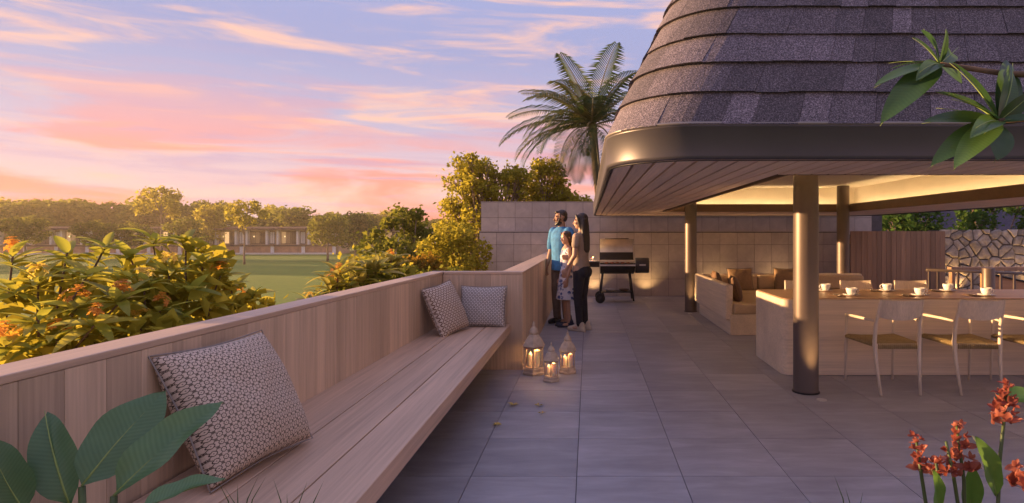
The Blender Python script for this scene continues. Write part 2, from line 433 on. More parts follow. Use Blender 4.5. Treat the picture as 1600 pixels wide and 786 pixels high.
# ------------------------------------------------------------------ pavilion
pav = empty('pavilion', (3.16, 8, 0), 'open pavilion with steep dark shingled roof, timber soffit and lit cove ceiling', 'pavilion')
PX0, PX1, PY0, PY1, PZ = .12, 6.2, 3.11, 12.86, 1.815
def rrect(ins, n=10, r=None, q=20):
    r = .5 if r is None else r
    x0, x1, y0, y1 = PX0+ins, PX1-ins, PY0+ins, PY1-ins; pts = []
    for cx, cy, a0 in ((x0+r,y0+r,math.pi),(x1-r,y0+r,1.5*math.pi),(x1-r,y1-r,0),(x0+r,y1-r,.5*math.pi)):
        for k in range(n+1):
            a = a0 + .5*math.pi*k/n; pts.append((cx+r*math.cos(a), cy+r*math.sin(a)))
    return pts
def ring(ins, z, r=None): return [(x,y,z) for x,y in rrect(ins, 14, r)]
# fascia: rounded metal band with a rolled top gutter
FZ = PZ+.172
m = MB(); m.loft([ring(.03,PZ-.004), ring(.002,PZ-.012), ring(-.006,PZ-.006), ring(-.008,PZ+.01), ring(-.004,FZ-.006), ring(-.010,FZ), ring(.02,FZ+.003), ring(.06,FZ)], cap=False)
m.build('fascia', M_fascia, pav, smooth=True)
m = MB(); m.loft([ring(.028,FZ-.02), ring(-.014,FZ+.003), ring(-.017,FZ+.012), ring(-.012,FZ+.020), ring(.0,FZ+.022), ring(.05,FZ+.022)], cap=False)
m.build('gutter', plain('gutter_metal', (.24,.21,.195), .42, .6, .1, 2), pav, smooth=True)
m = MB(); m.loft([ring(.005,PZ-.0135), ring(.004,PZ-.017), ring(.022,PZ-.017), ring(.024,PZ-.012)], cap=False)
m.build('drip_edge', M_dark, pav, smooth=True)
# roof deck under the shingles, then the shallow cap
RATE = .45; D0 = FZ+.018; TOP = 1.30
def ins_at(d): return .005 + RATE*d - .05*math.sin(min(1, d/.5)*math.pi)*.25
m = MB(); m.loft([ring(ins_at(d)+.03, D0+d) for d in (0,.2,.4,.6,.8,1.0,1.2,TOP)] + [ring(.9, D0+TOP+.1), ring(2.2, D0+TOP+.75, .5)], cap=False); _r = ring(2.2, D0+TOP+.75, .5); m.add(_r, [tuple(range(len(_r)))])
M_deck = plain('roof_felt', (.03,.028,.03), .95)
m.build('roof_deck', M_deck, pav)
def shingle_mat():
    t = NT('slate_shingle')
    n = t.noise(t.coord('Object', rand=31), 130, 2, .8); n2 = t.noise(t.coord('Object', rand=3), 9, 5, .6)
    a = t.ramp(n, [(.32, (.026,.021,.028)), (.5, (.095,.080,.10)), (.68, (.29,.25,.295))])
    a = t.mix(.5, a, t.ramp(n2, [(.3, (.7,.7,.72)), (.7, (1.25,1.2,1.2))]), 'MULTIPLY')
    f = t.math('MULTIPLY_ADD', t.math('POWER', t.rand(), 1.6), 0.7, .72)
    cm = t.node('ShaderNodeVectorMath', operation='SCALE'); t.link(a, cm.inputs[0]); t.link(f, cm.inputs['Scale'])
    t.color(cm.outputs[0]); t.set(Roughness=.85); t.bump(n, .6, .006); return t.m
M_sh = shingle_mat(); srnd = random.Random(3)
NN = 14; segs = []
def pathlen():
    p = rrect(0, NN); n = len(p); s = [0]
    for i in range(n): s.append(s[-1]+math.dist(p[i], p[(i+1)%n]))
    return s
SL = pathlen(); TOT = SL[-1]
def pt(ins, s):
    s %= TOT; p = rrect(ins, NN); n = len(p)
    import bisect
    i = min(n-1, bisect.bisect_right(SL, s)-1); t = (s-SL[i])/max(1e-9, SL[i+1]-SL[i])
    a, b = p[i], p[(i+1)%n]; return (a[0]+(b[0]-a[0])*t, a[1]+(b[1]-a[1])*t)
def shingle(mb, s0, s1, d0, d1, lift):
    k = max(1, int((s1-s0)/.07)+1) if True else 1
    lo, hi, lob = [], [], []; jz = srnd.uniform(-.004,.004)
    for i in range(k+1):
        s = s0+(s1-s0)*i/k
        x, y = pt(ins_at(d0)-.020-lift, s); lo.append((x,y,D0+d0-.012+jz))
        x, y = pt(ins_at(d0)+.008-lift, s); lob.append((x,y,D0+d0-.014+jz))
        x, y = pt(ins_at(d1)+.006, s); hi.append((x,y,D0+d1))
    n = k+1; vs = lob+lo+hi
    fs = [(i,i+1,n+i+1,n+i) for i in range(k)] + [(n+i,n+i+1,2*n+i+1,2*n+i) for i in range(k)] + [(0,n,2*n),(k,2*n+k,n+k)]
    mb.add(vs, fs)
restm = MB(); cnt = 0
for c in range(7):
    d0, d1 = c*.193, (c+1)*.193+.02
    s = srnd.uniform(0,.2)
    while s < TOT-.02:
        w = srnd.choice((.13,.16,.19,.22,.25,.3)); e = min(s+w-.0025, TOT)
        x, y = pt(0, (s+e)/2)
        lift = srnd.choice((0,0,.003,.005))
        if (y < PY0+.4 and x < 3.0) or (x < 1 and y < 3.9):
            mb = MB(); shingle(mb, s, e, d0, d1, lift); mb.build('shingle', M_sh, pav); cnt += 1
        else: shingle(restm, s, e, d0, d1, lift)
        s += w
tag(restm.build('shingles', M_sh, pav), kind='stuff')
# soffit boards along Y, clipped by the rounded outline and by the cove opening
OX0, OX1, OY0, OY1 = 1.40, 4.80, 4.02, 10.66
SW = .1162
def outline_y(x):
    r = .5-.03; x0, x1 = PX0+.03, PX1-.03
    if x < x0+r: dx = x0+r-x
    elif x > x1-r: dx = x-(x1-r)
    else: dx = 0
    dx = min(dx, r); q = r-math.sqrt(max(0, r*r-dx*dx))
    return PY0+.03+q, PY1-.03-q
MB().box(PX0+.16, OX0-.001, PY0+.2, PY1-.2, PZ+.03, PZ+.05).build('soffit_backing', M_blackgap, pav)
m = MB(); m.box(OX1+.001, PX1-.16, PY0+.2, PY1-.2, PZ+.03, PZ+.05); m.box(OX0,OX1,PY0+.15,OY0-.001,PZ+.03,PZ+.05); m.box(OX0,OX1,OY1+.001,PY1-.15,PZ+.03,PZ+.05)
m.build('soffit_backing', M_blackgap, pav)
x = PX0+.034
while x < PX1-.04:
    a, b = x+.0085, min(x+SW-.0085, PX1-.034)
    def board(ya, yb, cl0, cl1):
        m = MB(); ks = [0,.25,.5,.75,1]
        lo = [(a+(b-a)*k, (outline_y(a+(b-a)*k)[0] if cl0 else ya)) for k in ks]
        hi = [(a+(b-a)*k, (outline_y(a+(b-a)*k)[1] if cl1 else yb)) for k in ks]
        m.prism(lo+hi[::-1], PZ, PZ+.028); m.build('soffit_board', M_soffit, pav)
    if b <= OX0 or a >= OX1-.03: board(0,0,True,True)
    else:
        board(0,OY0,True,False); board(OY1,0,False,True)
    x += SW
# pelmet round the opening, cove walls, ceiling, light strip
m = MB()
for (xa,xb,ya,yb) in ((OX0-.02,OX0+.004,OY0-.02,OY1+.02),(OX1-.004,OX1+.02,OY0-.02,OY1+.02),(OX0+.0045,OX1-.0045,OY0-.02,OY0+.004),(OX0+.0045,OX1-.0045,OY1-.004,OY1+.02)):
    MB().box(xa,xb,ya,yb,PZ-.002,PZ+.142).build('pelmet', M_pelmet, pav)
CO = .24; CZ = PZ+.46
m = MB(); m.box(OX0-CO-.03,OX0-CO,OY0-CO,OY1+CO,PZ+.05,CZ); m.box(OX1+CO,OX1+CO+.03,OY0-CO,OY1+CO,PZ+.05,CZ)
m.box(OX0-CO,OX1+CO,OY0-CO-.03,OY0-CO,PZ+.05,CZ); m.box(OX0-CO,OX1+CO,OY1+CO,OY1+CO+.03,PZ+.05,CZ)
m.build('cove_wall', M_plaster, pav)
MB().box(OX0-CO-.03,OX1+CO+.03,OY0-CO-.03,OY1+CO+.03,CZ+.001,CZ+.03).build('ceiling', M_plaster, pav)
M_led = emis('warm_light_strip', (1,.68,.34), 9.5)
for (xa,xb,ya,yb) in ((OX0-.12,OX0-.09,OY0,OY1),(OX1+.09,OX1+.12,OY0,OY1),(OX0,OX1,OY1+.09,OY1+.12),(OX0,OX1,OY0-.12,OY0-.09)):
    MB().box(xa,xb,ya,yb,PZ+.055,PZ+.07).build('light_strip', M_led, pav)
for cx, cy in ((1.935,5.12),(1.86,10.44),(4.62,10.44),(4.62,5.12)):
    c = MB().lathe([(.107,.001),(.107,CZ)], (cx,cy,0), 40).build('column', M_bronze, pav, smooth=True, auto=40)
    MB().lathe([(.118,.001),(.118,.008),(.1075,.012)], (cx,cy,0), 40).build('base_ring', M_dark, c, smooth=True, auto=40)

# ------------------------------------------------------------------ fence, stone wall, railing on the right
fen = empty('timber_fence', (6.5, 12.2, 0), 'brown vertical board timber fence beside the stone wall', 'fence')
x = 5.56
while x < 7.5:
    w = rnd.choice((.10,.11,.12)); MB().box(x, x+w-.006, 12.2+rnd.uniform(-.004,.004), 12.225, .02, 1.465).build('board', M_fence, fen); x += w
MB().box(5.56, 7.52, 12.226, 12.26, .3, .4).build('rail', M_fence, fen); MB().box(5.56, 7.52, 12.226, 12.26, 1.2, 1.3).build('rail', M_fence, fen)
stw = empty('stone_wall', (9.5, 12.4, 0), 'rough crazy-stone wall with dark joints beyond the stair railing', 'wall')
MB().box(7.60, 12.4, 12.42, 12.9, -1, 1.49).build('core', plain('stone_mortar', (.10,.085,.07), .95, 0, .3, 12, .5), stw)
M_stone = NT('rubble_stone')
_n = M_stone.noise(M_stone.coord('Object', rand=21), 9, 6, .65); _c = M_stone.ramp(_n, [(.3,(.26,.205,.15)),(.55,(.42,.35,.27)),(.75,(.52,.45,.37))])
_f = M_stone.math('MULTIPLY_ADD', M_stone.rand(), .55, .62); _s = M_stone.node('ShaderNodeVectorMath', operation='SCALE'); M_stone.link(_c, _s.inputs[0]); M_stone.link(_f, _s.inputs['Scale'])
M_stone.color(_s.outputs[0]); M_stone.set(Roughness=.9); M_stone.bump(_n, .7, .02); M_stone = M_stone.m
# irregular stones: voronoi cells cut from jittered seeds
seeds = []; q = random.Random(11)
gx, gz = 22, 8; X0, X1s, Z0, Z1s = 7.60, 12.4, -.1, 1.50
for i in range(-1, gx+1):
    for j in range(-1, gz+1):
        seeds.append((X0+(X1s-X0)*(i+.5+q.uniform(-.46,.46)+(.5 if j%2 else 0))/gx, Z0+(Z1s-Z0)*(j+.5+q.uniform(-.46,.46))/gz))
def clip(poly, p, n):
    o = []
    for i in range(len(poly)):
        a, b = poly[i], poly[(i+1)%len(poly)]
        da = (a[0]-p[0])*n[0]+(a[1]-p[1])*n[1]; db = (b[0]-p[0])*n[0]+(b[1]-p[1])*n[1]
        if da <= 0: o.append(a)
        if da*db < 0: t = da/(da-db); o.append((a[0]+(b[0]-a[0])*t, a[1]+(b[1]-a[1])*t))
    return o
for s in seeds:
    if not (X0-.1 < s[0] < X1s and Z0 < s[1] < Z1s+.05): continue
    poly = [(X0-.03,Z0),(X1s,Z0),(X1s,Z1s),(X0-.03,Z1s)]
    for t in seeds:
        if t is s: continue
        dx, dz = t[0]-s[0], t[1]-s[1]; d = math.hypot(dx, dz)
        if d > .9: continue
        n = (dx/d, dz/d); poly = clip(poly, ((s[0]+t[0])/2-n[0]*.011, (s[1]+t[1])/2-n[1]*.011), n)
        if len(poly) < 3: break
    if len(poly) < 3: continue
    cx = sum(p[0] for p in poly)/len(poly); cz = sum(p[1] for p in poly)/len(poly); dep = q.uniform(.02,.06)
    k = len(poly); pr = [(cx+(p[0]-cx)*.8, cz+(p[1]-cz)*.8) for p in poly]
    m = MB(); m.add([(p[0],12.419,p[1]) for p in poly]+[(p[0],12.42-dep*.6,p[1]) for p in poly]+[(p[0]+q.uniform(-.008,.008),12.42-dep+q.uniform(-.008,.008),p[1]) for p in pr]+[(cx,12.42-dep-.006,cz)],
        [(i,(i+1)%k,k+(i+1)%k,k+i)[::-1] for i in range(k)]+[(k+i,k+(i+1)%k,2*k+(i+1)%k,2*k+i)[::-1] for i in range(k)]+[(2*k+i,2*k+(i+1)%k,3*k)[::-1] for i in range(k)])
    m.build('stone', M_stone, stw, smooth=False)
rail = empty('stair_railing', (6.6, 9.5, 0), 'dark metal stair railing in front of the stone wall', 'railing')
def rz(x): return .81-.035*(x-5.6)
m = MB(); m.tube([(5.58,9.5,rz(5.58)),(7.9,9.5,rz(7.9))], .024, 10); m.build('handrail', M_bronze, rail, smooth=True)
for px in (1452,1466,1497,1519,1564,1585,1606,1627):
    xx = (px-919)*9.5/900; MB().box(xx-.016,xx+.016,9.488,9.512,.0,rz(xx)-.01).build('post', M_bronze, rail)
st = empty('stair_enclosure', (7.6, 10.6, 0), 'low orange timber stair enclosure with sloping dark handrail behind the railing', 'stair')
MB().box(6.62, 9.0, 10.5, 10.62, .73, .80).build('cap_beam', M_fence, st, bevel=.004)
m = MB(); m.add([(7.2,10.52,.0),(9,10.52,.0),(9,10.52,.30),(7.2,10.52,.70),(7.2,10.58,0),(9,10.58,0),(9,10.58,.30),(7.2,10.58,.70)],[(0,1,2,3),(7,6,5,4),(0,4,5,1),(3,2,6,7),(1,5,6,2),(0,3,7,4)])
m.build('side_panel', wood('orange_timber', (.45,.22,.10), 0, .8, .5, .25, .05), st)
MB().tube([(7.2,10.50,.705),(9,10.50,.305)], .018, 8).build('sloping_rail', M_dark, st)
MB().box(6.64,6.70,10.51,10.6,0,.729).build('post', M_fence, st)
bol = empty('bollard', (6.22, 8.98, 0), 'short dark metal cylinder standing at the stair railing', 'bollard')
MB().lathe([(.088,.0),(.088,.86),(.08,.875),(0,.876)], (6.24,8.98,0), 28).build('shaft', M_bronze, bol, smooth=True, auto=40)
MB().lathe([(.1,.001),(.1,.012),(.089,.016)], (6.24,8.98,0), 28).build('base_plate', M_dark, bol, smooth=True, auto=40)
# ------------------------------------------------------------------ sofa
def rbox(x0,x1,y0,y1,z0,z1): return MB().box(x0,x1,y0,y1,z0,z1)
M_sofa = wood('sofa_oak', (.72,.58,.44), 1, .6, .5, .12, .03)
M_seatfab = plain('sofa_fabric', (.52,.38,.24), .85, 0, .06, 40, .15)
sofa = empty('corner_sofa', (3.2, 9.2, 0), 'pale timber corner sofa with cream seat behind the front column', 'sofa')
rbox(1.90,2.01,7.98,10.30,.205,.70).build('side_panel', M_sofa, sofa, bevel=.03, seg=4)
rbox(2.012,4.86,10.20,10.31,.205,.70).build('back_panel', M_sofa, sofa, bevel=.03, seg=4)
m = rbox(1.965,2.80,7.96,10.18,.002,.29); m.build('plinth', M_sofa, sofa, bevel=.008)
rbox(2.802,4.80,9.36,10.18,.002,.29).build('plinth', M_sofa, sofa, bevel=.008)
rbox(2.015,2.82,7.955,9.33,.292,.44).build('seat_cushion', M_seatfab, sofa, bevel=.03, seg=4)
rbox(2.015,3.40,9.335,10.19,.292,.44).build('seat_cushion', M_seatfab, sofa, bevel=.03, seg=4)
rbox(3.405,4.82,9.335,10.19,.292,.44).build('seat_cushion', M_seatfab, sofa, bevel=.03, seg=4)
for x0, x1 in ((2.05,2.95),(2.96,3.88),(3.89,4.81)):
    rbox(x0,x1,10.02,10.195,.442,.68).build('back_cushion', M_seatfab, sofa, bevel=.04, seg=4)

# ------------------------------------------------------------------ pillows
def pillow_mesh(name, mat, w, h, t, n=18, seed=1, pinch=.07):
    q = random.Random(seed); vs, fs = [], []
    ph = [q.uniform(0,6.28) for _ in range(6)]
    for side in (1,-1):
        for j in range(n+1):
            for i in range(n+1):
                u, v = -1+2*i/n, -1+2*j/n
                px = u*(1-pinch*(1-v*v)*0 - pinch*(1-abs(v)**1.5)*abs(u)**3)*w/2
                pz = v*(1-pinch*(1-abs(u)**1.5)*abs(v)**3)*h/2
                b = max(0,(1-u*u)*(1-v*v))**.45
                wr = .035*math.sin(5*u+3*v+ph[0])*math.sin(4*v-2*u+ph[1])+.02*math.sin(11*u+ph[2])*math.sin(9*v+ph[3])
                vs.append((px, -side*(t/2*b*(1+wr*1.8) ), pz))
    s = (n+1)**2
    for side in (0,1):
        for j in range(n):
            for i in range(n):
                a = side*s+j*(n+1)+i; f = (a,a+1,a+n+2,a+n+1); fs.append(f if side==0 else f[::-1])
    m = MB(); m.add(vs, fs); me = m.mesh(name, mat, True)
    import bmesh
    bm = bmesh.new(); bm.from_mesh(me); bmesh.ops.remove_doubles(bm, verts=bm.verts, dist=.0008); bm.to_mesh(me); bm.free(); me.shade_smooth()
    return me
def piping_mesh(name, mat, w, h, pinch=.07, r=.0032):
    pts = []; n = 10
    def P(u,v): return (u*(1-pinch*(1-abs(v)**1.5)*abs(u)**3)*w/2, 0, v*(1-pinch*(1-abs(u)**1.5)*abs(v)**3)*h/2)
    for k in range(n): pts.append(P(-1+2*k/n,-1))
    for k in range(n): pts.append(P(1,-1+2*k/n))
    for k in range(n): pts.append(P(1-2*k/n,1))
    for k in range(n+1): pts.append(P(-1,1-2*k/n))
    m = MB(); m.tube(pts, r, 6); return m.mesh(name, mat, True)
def pattern_mat(name, light, dark, sx, sz, style=0):
    t = NT(name); sp = t.node('ShaderNodeSeparateXYZ'); t.link(t.coord('Object', (sx,sx,sz)), sp.inputs[0])
    fr = lambda o: t.math('SUBTRACT', t.math('FRACT', o), .5)
    U = t.math('MULTIPLY', t.math('ADD', sp.outputs[0], sp.outputs[2]), .7071) if style == 1 else sp.outputs[0]
    V = t.math('MULTIPLY', t.math('SUBTRACT', sp.outputs[0], sp.outputs[2]), .7071) if style == 1 else sp.outputs[2]
    fu, fv = t.math('ABSOLUTE', fr(U)), t.math('ABSOLUTE', fr(V))
    if style == 0:
        mxx = t.math('MAXIMUM', fu, fv); sm = t.math('ADD', fu, fv)
        oct_ = t.math('MAXIMUM', mxx, t.math('MULTIPLY', sm, .80))
        l1 = t.math('LESS_THAN', t.math('ABSOLUTE', t.math('SUBTRACT', oct_, .30)), .045)
        l2 = t.math('MULTIPLY', t.math('GREATER_THAN', oct_, .30), t.math('LESS_THAN', t.math('ABSOLUTE', t.math('SUBTRACT', t.math('ABSOLUTE', t.math('SUBTRACT', fu, fv)), .0)), .055))
        l4 = t.math('LESS_THAN', t.math('ABSOLUTE', t.math('SUBTRACT', t.math('ADD', t.math('SUBTRACT', .5, fu), t.math('SUBTRACT', .5, fv)), .17)), .04)
        dt = t.math('LESS_THAN', sm, .07)
        f = t.math('MAXIMUM', t.math('MAXIMUM', l1, l2), t.math('MAXIMUM', l4, dt))
    else:
        l1 = t.math('LESS_THAN', fu, .14); l2 = t.math('LESS_THAN', fv, .14)
        f = t.math('MAXIMUM', l1, l2)
        f = t.math('MULTIPLY', f, t.math('SUBTRACT', 1, t.math('MULTIPLY', l1, l2)))
    n = t.noise(t.coord('Object'), 160, 2, .6)
    a = t.mix(f, light, dark); a = t.mix(.5, a, t.ramp(n, [(.3,(.75,.75,.75)),(.7,(1.2,1.2,1.2))]), 'MULTIPLY')
    t.color(a); t.set(Roughness=.9); t.bump(t.math('SUBTRACT', n, t.math('MULTIPLY', f, .5)), .35, .003); return t.m
def pillow(label, mat, loc, rot, w, h, t, seed, pipemat, org_z, group=None):
    e = empty('pillow', loc, label, 'pillow', group)
    me = pillow_mesh('cover', mat, w, h, t, 24 if w > .45 else 18, seed)
    o = bpy.data.objects.new('cover', me); col.objects.link(o); o.parent = e; o.rotation_euler = rot
    sb = o.modifiers.new('s','SUBSURF'); sb.levels = 1; sb.render_levels = 1
    p = bpy.data.objects.new('piping', piping_mesh('piping', pipemat, w, h)); col.objects.link(p); p.parent = e; p.rotation_euler = rot
    return e
def basis(right, up):
    r = Vector(right).normalized(); u = Vector(up); n = r.cross(u).normalized(); u = n.cross(r)*1
    u = (u - r*u.dot(r)).normalized(); f = u.cross(r)          # local y = -(face normal)
    M = Matrix((r, u.cross(r), u)).transposed(); return M.to_euler()
M_lat = pattern_mat('lattice_fabric', (.60,.48,.38), (.06,.04,.03), 36, 36, 0)
M_wv1 = pattern_mat('brown_weave_fabric', (.58,.50,.42), (.14,.07,.045), 34, 34, 1)
M_wv2 = pattern_mat('grey_weave_fabric', (.54,.50,.47), (.16,.135,.12), 40, 40, 1)
M_pipe = plain('piping_fabric', (.26,.23,.21), .9)
# big pillow: corners read off against the parapet and seat
def P(px, py, Y): return Vector(((px-919)*Y/900, Y, 1.4-(py-366)*Y/900))
tl, tr, bl, br = Vector((-1.56,2.10,.955)), Vector((-1.52,2.60,.965)), Vector((-1.37,2.06,.485)), Vector((-1.20,2.56,.49))
c = (tl+tr+bl+br)/4
pillow('large lattice patterned pillow leaning on the near end of the parapet', M_lat, c, basis((tr+br)-(tl+bl), (tl+tr)-(bl+br)), .54, .54, .25, 2, M_pipe, 0)
pillow('brown and cream woven pillow tilted against the parapet beside the end wall', M_wv1, (-1.335,5.42,.70), basis((.28,.90,.10),(-.40,.10,1)), .50, .50, .18, 5, M_pipe, 0)
pillow('grey woven pillow leaning on the end wall at the bench end', M_wv2, (-1.06,5.80,.675), basis((1,-.06,.0),(.0,.28,1)), .48, .42, .15, 9, M_pipe, 0)
M_brown = plain('brown_velvet', (.16,.085,.045), .8, 0, .15, 30, .1); M_bpipe = plain('brown_piping', (.06,.035,.022), .8)
M_tan = plain('tan_velvet', (.27,.165,.085), .8, 0, .12, 30, .1)
pillow('tan pillow with dark edge at the corner of the sofa back', M_tan, (2.62,9.93,.61), basis((1,-.05,.02),(0,.22,1)), .44, .42, .16, 3, M_bpipe, 0)
pillow('tan pillow with dark edge upright on the sofa back near the front column', M_tan, (3.42,9.95,.61), basis((1,.04,-.02),(0,.2,1)), .44, .42, .16, 4, M_bpipe, 0)
pillow('dark brown pillow leaning on the sofa side panel, nearest one', M_brown, (2.15,8.42,.60), basis((.18,1,0),(-.28,0,1)), .46, .40, .17, 6, M_bpipe, 0)
pillow('dark brown pillow half hidden behind the sofa side panel', M_brown, (2.12,9.45,.60), basis((.1,1,0),(-.25,0,1)), .44, .42, .16, 8, M_bpipe, 0)

# ------------------------------------------------------------------ dining table
tab = empty('dining_table', (4.2, 6.2, 0), 'long solid pale timber dining table set with coffee cups', 'table')
TY0, TY1, TX0 = 5.71, 6.68, 1.93
m = MB(); pl = []
for cx, cy, a0 in ((TX0+.07,TY0+.07,math.pi),):
    for k in range(7): a = a0+.5*math.pi*k/6; pl.append((cx+.07*math.cos(a), cy+.07*math.sin(a)))
pl += [(7.2,TY0),(7.2,TY1)]
for k in range(7): a = .5*math.pi+.5*math.pi*k/6; pl.append((TX0+.07+.07*math.cos(a), TY1-.07+.07*math.sin(a)))
m.prism(pl, .002, .752); m.build('body', M_dining, tab, smooth=True, bevel=.006, seg=2, auto=35)
ins = [(x+(.012 if x < 3 else -.012), y+(.012 if y < 6.2 else -.012)) for x,y in pl]
m = MB(); m.prism(ins, .7525, .762); m.build('top', M_dtop, tab, bevel=.003, seg=1)

# cups, saucers, spoons, napkins
def cup_parts(e, c):
    k = MB().lathe([(0,.004),(.024,.004),(.026,.0),(.030,.004),(.043,.022),(.050,.048),(.053,.072),(.0505,.072),(.047,.046),(.040,.022),(.02,.010),(0,.009)], c, 24).build('bowl', M_white, e, smooth=True)
    pts = [(c[0]+.046+.028*math.sin(a), c[1], c[2]+.042+.024*math.cos(a)) for a in [math.pi*t/8 for t in range(9)]]
    MB().tube(pts, .0048, 8).build('handle', M_white, e, smooth=True)
    MB().lathe([(0,.058),(.0485,.058)], c, 24).build('coffee', plain('coffee', (.045,.02,.01), .1), e)
def saucer_parts(e, c):
    MB().lathe([(0,.001),(.04,.001),(.045,.004),(.08,.012),(.084,.016),(.082,.0175),(.045,.009),(.03,.008),(0,.008)], c, 32).build('dish', M_white, e, smooth=True)
TZ = .7625
names_near = ['left of the first near chair','behind the first near chair','behind the second near chair']
spots = [((1330,463.5),'near table side, leftmost'),((1437,463.5),'near table side, second from left'),((1541,463.5),'near table side, rightmost'),
         ((1290,455),'far table side, beside the column'),((1386,455),'far table side, middle one'),((1481,455),'far table side, rightmost')]
M_spoon = plain('steel', (.55,.5,.45), .2, 1, .05); M_nap = plain('brown_napkin', (.13,.075,.045), .85); 
for i, ((px,py), lab) in enumerate(spots):
    Y = (1.4-TZ)*900/(py-366); Y = 5.98 if i < 3 else 6.46; X = (px-919)*Y/900
    s = empty('saucer', (X,Y,TZ), 'white saucer under the cup on the '+lab, 'saucer', 'saucers on the dining table'); saucer_parts(s, (X,Y,TZ))
    c = empty('coffee_cup', (X,Y,TZ+.009), 'white coffee cup on the '+lab, 'cup', 'coffee cups on the dining table'); cup_parts(c, (X,Y,TZ+.009))
    c.rotation_euler = (0,0, rnd.uniform(-.3,.3) + (math.pi if i in (3,4) else 0))
    sx = X-.13; MB_ = MB().box(sx-.06,sx+.03,Y-.11,Y+.09,TZ,TZ+.006)
    tag(MB_.build('napkin', M_nap, None, org=(sx,Y,TZ), bevel=.002), 'dark brown folded napkin left of the cup on the '+lab, 'napkin', 'napkins on the dining table')
    m = MB(); m.tube([(sx-.01,Y-.07,TZ+.009),(sx-.012,Y+.02,TZ+.009),(sx-.014,Y+.05,TZ+.010)], [.002,.002,.003], 6); m.ell((sx-.015,Y+.066,TZ+.010), (.011,.019,.003), n=10, m=6)
    tag(m.build('spoon', M_spoon, None, True, org=(sx,Y,TZ+.006)), 'metal spoon on the napkin at the '+lab, 'spoon', 'spoons on the dining table')

# ------------------------------------------------------------------ chairs (local: backrest at y=0 side nearest viewer, front towards +y)
M_cord = None
def cord_mat():
    t = NT('woven_cord'); n = t.noise(t.coord('Object', (30,30,30)), 2, 4, .6)
    t.color(t.ramp(n, [(.3,(.20,.135,.05)),(.55,(.33,.235,.10)),(.75,(.43,.32,.15))])); t.set(Roughness=.8); t.bump(n,.4,.003); return t.m
M_cord = cord_mat()
def make_chair():
    e = empty('armchair', (0,0,0))
    def leg(pts, rs): MB().tube(pts, rs, 10).build('leg', M_chairwood, e, smooth=True)
    for s in (-1,1):
        leg([(s*.172,-.015,.001),(s*.190,.035,.30),(s*.198,.045,.46),(s*.193,.030,.62),(s*.186,-.02,.80),(s*.185,-.032,.835)], [.011,.016,.018,.016,.012,.010])
        leg([(s*.228,.53,.001),(s*.228,.515,.30),(s*.228,.51,.45),(s*.226,.505,.625)], [.010,.014,.0145,.012])
        m = MB(); m.tube([(s*.226,.52,.632),(s*.238,.40,.640),(s*.232,.2,.646),(s*.196,.035,.640)], [.012,.014,.013,.011], 10); m.build('armrest', M_chairwood, e, smooth=True)
        MB().tube([(s*.198,.045,.425),(s*.228,.51,.430)], .013, 8).build('side_rail', M_chairwood, e, smooth=True)
    MB().tube([(-.226,.51,.430),(.226,.51,.430)], .013, 8).build('front_rail', M_chairwood, e, smooth=True)
    m = MB(); m.box(-.183,.183,.034,.056,.395,.440); m.build('back_rail', M_chairwood, e, bevel=.004)
    # backrest: bowed panel between the rear posts
    n = 14; f, b = [], []
    rows = [(.0,.655),(.35,.70),(.7,.77),(1,.83)]
    vs, fs = [], []
    for side in (0,1):
        for r_, (q_, z) in enumerate(rows):
            for i in range(n+1):
                u = -1+2*i/n; bow = .045*(1-u*u); 
                zz = z + (.0 if r_ in (1,2) else (.026*u*u if r_ == 0 else .010*u*u - .004))
                vs.append((u*.186, .012-.045*q_ - bow + side*.014, zz))
    k = n+1; R4 = len(rows)
    for side in (0,1):
        for r_ in range(R4-1):
            for i in range(n):
                a = side*R4*k + r_*k+i; ff = (a,a+1,a+k+1,a+k); fs.append(ff if side == 0 else ff[::-1])
    for r_ in (0,R4-1):
        for i in range(n): a = r_*k+i; fs.append((a,a+1,a+1+R4*k,a+R4*k))
    MB().add(vs, fs).build('backrest', M_chairwood, e, smooth=True, auto=50)
    # woven seat: rows of cord wrapped round the side rails
    m = MB(); y = .066
    while y < .505:
        t = (y-.045)/.465; hw = .198+(.228-.198)*t+.012
        sag = .010
        m.tube([(-hw+.004,y,.416),(-hw,y,.434),(-hw+.012,y,.446),(-.09,y,.446-sag),(.09,y,.446-sag),(hw-.012,y,.446),(hw,y,.434),(hw-.004,y,.416)], .0068, 6)
        y += .0145
    tag(m.build('woven_seat', M_cord, e, smooth=True), kind='stuff')
    m = MB(); y = .053
    for k2 in range(20):
        x = -.175+.35*(k2+.5)/20; m.tube([(x,.034,.398),(x,.030,.42),(x,.036,.440)], .0075, 5)
    tag(m.build('seat_binding', M_cord, e, smooth=True), kind='stuff')
    return e
ch = make_chair(); CH = [ch]
chair_spots = [((2.705,5.0,0),0,'pale armchair with woven seat, first right of the front column'),((3.405,5.0,0),0,'pale armchair with woven seat, second from the front column'),((4.105,5.0,0),0,'pale armchair at the right edge, only its seat and arm in view'),
   ((2.60,7.02,0),math.pi,'pale armchair across the table, hidden mostly by the front column'),((3.27,7.02,0),math.pi,'pale armchair across the table, between the column and the fence'),((3.94,7.02,0),math.pi,'pale armchair across the table, in front of the timber fence')]
for i, (loc, rz_, lab) in enumerate(chair_spots):
    o = ch if i == 0 else copy_tree(ch); o.location = loc; o.rotation_euler = (0,0,rz_+R((1.2,-1.8,2,-3,2.5,-2)[i])); tag(o, lab, 'chair', 'armchairs round the dining table')

